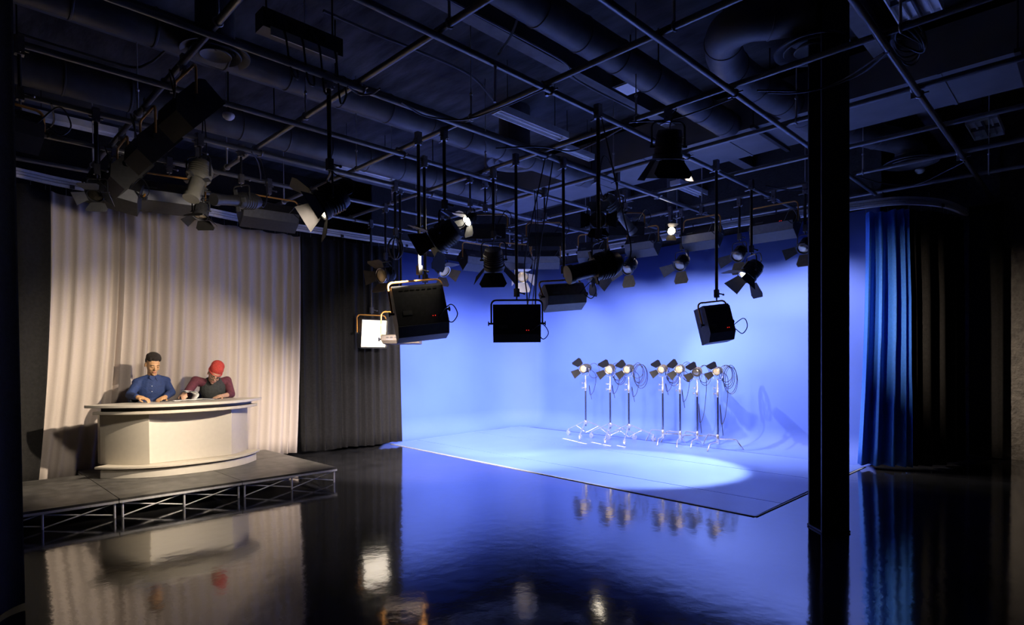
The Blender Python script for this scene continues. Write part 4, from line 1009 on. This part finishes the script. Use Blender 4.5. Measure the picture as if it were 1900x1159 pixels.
# --- person one: navy shirt
Y1 = 9.03
hc = atY(283, 676, Y1-0.03); X1 = hc.x+0.005
hip = Vector((X1, Y1+0.03, DZ+0.615)); ch = Vector((X1, Y1+0.02, hc.z-0.33)); neck = Vector((X1, Y1+0.0, hc.z-0.135))
p1 = thing('person', 'person in a navy button shirt with short black hair seated at the news desk', 'person', (X1, Y1, DZ))
Rm = rotm(20, 2, 6)
shL, shR = atY(253, 709, Y1+0.02), atY(309, 706, Y1+0.02)
elL, elR = atY(241, 733, Y1-0.10), atY(318, 728, Y1-0.10)
wrL, wrR = Vector((atY(257, 736, Y1-0.34).x, Y1-0.32, ZT+0.07)), Vector((atY(306, 733, Y1-0.30).x, Y1-0.30, ZT+0.055))
b = MB(); P = head_parts(b, hc, Rm, 1.06)
caps(b, neck+Vector((0, 0.02, -0.06)), hc+Vector((0, 0.02, -0.03)), 0.058, 0.055)
b.sphere(ch, (0.16, 0.10, 0.17), None, 16, 12); b.sphere(lerp(ch, hip, 0.55), (0.145, 0.095, 0.16), None, 16, 12); b.sphere(hip, (0.155, 0.11, 0.10), None, 16, 10)
for sh, el, wr in ((shL, elL, wrL), (shR, elR, wrR)):
    caps(b, sh, el, 0.034, 0.034); caps(b, el, wr, 0.037, 0.026)
caps(b, shL, neck-Vector((0, 0, 0.05)), 0.034, 0.045); caps(b, shR, neck-Vector((0, 0, 0.05)), 0.034, 0.045)
hand(b, wrL, (0.75, -0.55, -0.22), (0.1, -0.25, 1), 0.75, 1, 1.12); hand(b, wrR, (-0.70, -0.55, -0.20), (-0.1, -0.25, 1), 0.7, -1, 1.08)
legs(b, hip, Y1-0.13, Y1-0.05)
body1 = fuse('body', b, M_skin1, p1, 0.0062, 2)
cl = MB()
cl.sphere(ch, (0.185, 0.122, 0.20), None, 18, 12); cl.sphere(lerp(ch, hip, 0.5), (0.17, 0.118, 0.20), None, 18, 12)
for sh, el, wr in ((shL, elL, wrL), (shR, elR, wrR)):
    caps(cl, lerp(sh, ch+Vector((0, 0, 0.06)), 0.12), el, 0.060, 0.054); caps(cl, el, lerp(el, wr, 0.80), 0.053, 0.042); caps(cl, sh, neck-Vector((0, -0.02, 0.035)), 0.054, 0.056)
caps(cl, lerp(ch, neck, 0.4), neck-Vector((0, -0.015, 0.03)), 0.09, 0.064)
sh1 = fuse('shirt', cl, M_navy, p1, 0.008, 4)
m = MB()
for e in (-1, 1):
    o_ = Vector((X1+0.015, Y1-0.062, neck.z-0.03)); m.prism([(0, 0), (e*0.062, 0.022), (e*0.070, -0.018), (e*0.022, -0.062)], o_, Vector((1, 0, 0)), Vector((0, 0.25, 1)).normalized(), Vector((0, -1, 0.25)).normalized(), -0.004, 0.008)
obj('collar', m, M_navy, sh1, smooth=0)
for k, pyb in enumerate((716, 726)):
    q = atY(282, pyb, Y1-0.107); m = MB(); m.sphere(q, (0.006, 0.004, 0.006), None, 10, 8); obj('button', m, M_button, sh1)
m = MB(); trousers(m, hip, Y1-0.13, Y1-0.05); fuse('trousers', m, M_trous, p1, 0.012, 2)
face_bits(P, Rm, body1, M_hair, M_lip, 1.06)
m = MB(); q = 1.06
m.sphere(P(0, 0.020, 0.045), (0.0795*q, 0.098*q, 0.090*q), Rm, 20, 12); m.sphere(P(0, -0.004, 0.108), (0.074*q, 0.088*q, 0.056*q), Rm, 20, 12)
for e in (-1, 1): m.sphere(P(e*0.056, 0.0, 0.090), (0.024*q, 0.074*q, 0.052*q), Rm, 14, 10)
hr = fuse('hair', m, M_hair, p1, 0.006, 1)
# trim the hair cap off the face: keep only what lies above the hairline or behind the ears
import bmesh
bm = bmesh.new(); bm.from_mesh(hr.data); inv = Rm.transposed(); kill = []
for v in bm.verts:
    l = inv @ (Vector(v.co)+ORG[p1.name]-Vector(hc))/q
    if l.z < 0.058 and l.y < -0.015 or l.z < 0.0 and l.y < 0.03 or l.z < -0.055: kill.append(v)
bmesh.ops.delete(bm, geom=kill, context='VERTS'); bm.to_mesh(hr.data); bm.free()
chair('black swivel chair of the person in the navy shirt', X1, Y1+0.05)

# --- person two: red beanie, raglan top
Y2 = 9.05
hc2 = atY(398, 694, Y2-0.17); X2 = atY(394, 715, Y2).x
hip2 = Vector((X2+0.03, Y2+0.05, DZ+0.615)); ch2 = Vector((X2, Y2-0.03, ZT+0.13)); neck2 = Vector((lerp(X2, hc2.x, 0.5), Y2-0.09, hc2.z-0.11))
p2 = thing('person', 'person in a red beanie and glasses leafing through papers at the news desk', 'person', (X2, Y2, DZ))
Rm2 = rotm(30, 20, -12)
sL, sR = atY(363, 706, Y2-0.03), atY(421, 706, Y2-0.03)
eL, eR = atY(346, 731, Y2-0.16), atY(429, 731, Y2-0.12)
wL, wR = Vector((atY(338, 729, Y2-0.34).x+0.02, Y2-0.33, ZT+0.085)), Vector((atY(411, 735, Y2-0.33).x, Y2-0.31, ZT+0.035))
b = MB(); P = head_parts(b, hc2, Rm2, 1.03)
caps(b, neck2+Vector((0, 0.05, -0.07)), hc2+Rm2 @ Vector((0, 0.03, -0.03)), 0.058, 0.055)
b.sphere(ch2, (0.16, 0.10, 0.16), None, 16, 12); b.sphere(lerp(ch2, hip2, 0.55), (0.15, 0.10, 0.18), None, 16, 12); b.sphere(hip2, (0.155, 0.11, 0.10), None, 16, 10)
for sh, el, wr in ((sL, eL, wL), (sR, eR, wR)):
    caps(b, sh, el, 0.034, 0.034); caps(b, el, wr, 0.037, 0.026); caps(b, sh, neck2+Vector((0, 0.05, -0.07)), 0.045, 0.05)
hand(b, wL, (-0.25, -0.9, -0.05), (-0.3, 0.1, 1), 0.65, 1, 1.08); hand(b, wR, (-0.85, -0.5, -0.12), (0, -0.1, 1), 0.55, -1, 1.08)
legs(b, hip2, Y2-0.13, Y2-0.05)
body2 = fuse('body', b, M_skin2, p2, 0.0062, 2)
cl = MB(); cl.sphere(ch2, (0.178, 0.122, 0.185), None, 18, 12); cl.sphere(lerp(ch2, hip2, 0.5), (0.172, 0.12, 0.21), None, 18, 12); caps(cl, ch2+Vector((0, 0.02, 0.08)), neck2+Vector((0, 0.045, -0.055)), 0.11, 0.072)
top2 = fuse('jersey_body', cl, M_char, p2, 0.008, 4)
for sh, el, wr, fr in ((sL, eL, wL, 0.55), (sR, eR, wR, 0.30)):
    m = MB(); caps(m, sh, el, 0.064, 0.055); caps(m, el, lerp(el, wr, fr), 0.054, 0.046); caps(m, sh, lerp(sh, neck2+Vector((0, 0.05, -0.05)), 0.72), 0.066, 0.068); fuse('jersey_sleeve', m, M_maroon, top2, 0.008, 3)
m = MB(); m.torus(neck2+Vector((0, 0.030, -0.012)), (0, -0.35, 1), 0.064, 0.017, 24, 8); obj('dark_neck_ring', m, M_black, top2)  # plain black ring around the neck, under the chin
m = MB(); trousers(m, hip2, Y2-0.13, Y2-0.05); fuse('trousers', m, M_trous, p2, 0.012, 2)
face_bits(P, Rm2, body2, M_hair, M_lip, 1.03)
q = 1.03
m = MB(); m.sphere(P(0, 0.020, 0.075), (0.090*q, 0.104*q, 0.085*q), Rm2, 22, 14); m.sphere(P(0.006, 0.055, 0.108), (0.086*q, 0.092*q, 0.076*q), Rm2, 20, 12)
hat = fuse('beanie', m, M_redhat, p2, 0.006, 2)
m = MB()
pts = []
for i in range(33):
    a = i/32*2*math.pi; pts.append(P(0.086*math.cos(a), 0.016+0.100*math.sin(a), 0.040+0.014*math.sin(a)))
m.tube(pts, 0.008, 8); obj('beanie_cuff', m, M_redhat, hat)
m = MB()
for e in (-1, 1):
    m.torus(P(e*0.034, -0.108, -0.006), Rm2 @ Vector((0, 1, 0)), 0.025*q, 0.0035, 20, 6); m.tube([P(e*0.060, -0.100, 0.0), P(e*0.082, -0.02, 0.0), P(e*0.082, 0.02, -0.002)], 0.003, 6)
m.tube([P(-0.010, -0.110, -0.004), P(0.010, -0.110, -0.004)], 0.003, 6)
obj('glasses', m, M_black, p2)
chair('black swivel chair of the person in the red beanie', X2+0.09, Y2+0.07)

# papers on the desk
c = atz(352, 741, ZT+0.006); c = Vector((c.x, 8.70, ZT+0.0))
t = thing('open_booklet', 'open white booklet of papers between the two people on the desk', 'booklet', c)
def page(name, pts0, width, thick, m, par):
    """curved sheet: profile pts (x,z) swept along Y"""
    vs = []; fs = []; pts0 = [(p.x, p.z) for p in curve([(x, 0, z) for x, z in pts0], 6)]
    for x, z in pts0:
        for y in (-width/2, width/2): vs.append(c+Vector((x, y, z)))
    n = len(pts0)
    for i in range(n-1): fs.append((2*i, 2*i+2, 2*i+3, 2*i+1))
    o = obj(name, MB().add(vs, fs), m, par, smooth=60); s_ = o.modifiers.new('sheet', 'SOLIDIFY'); s_.thickness = thick; s_.offset = 1; return o
page('left_pages', [(-0.24, 0.004), (-0.12, 0.010), (-0.02, 0.008), (0.0, 0.003)], 0.27, 0.004, M_paper, t)
page('right_pages', [(0.0, 0.003), (0.02, 0.010), (0.12, 0.012), (0.25, 0.004)], 0.27, 0.004, M_paper, t)
page('turning_page', [(0.0, 0.012), (0.045, 0.050), (0.055, 0.085), (0.02, 0.118), (-0.05, 0.132), (-0.10, 0.128)], 0.25, 0.002, M_paper, t)
page('turning_page', [(0.0, 0.012), (0.030, 0.046), (0.034, 0.080), (0.0, 0.106), (-0.06, 0.118), (-0.10, 0.112)], 0.25, 0.002, M_paper, t)
q = Vector((atY(388, 738, 8.74).x, 8.74, ZT))
tag(obj('clipboard', MB().box(q+Vector((0, 0, 0.005)), (0.20, 0.22, 0.008)), M_dark, smooth=0, origin=q), 'dark clipboard lying flat by the hand of the person in the beanie', 'clipboard')
q = Vector((atY(307, 741, 8.60).x, 8.60, ZT))
tag(obj('marker_pen', MB().cyl(q+Vector((-0.06, 0, 0.008)), q+Vector((0.05, 0.02, 0.008)), 0.008, 0.006, 10), M_black, origin=q), 'black pen lying left of the open booklet on the desk', 'pen')
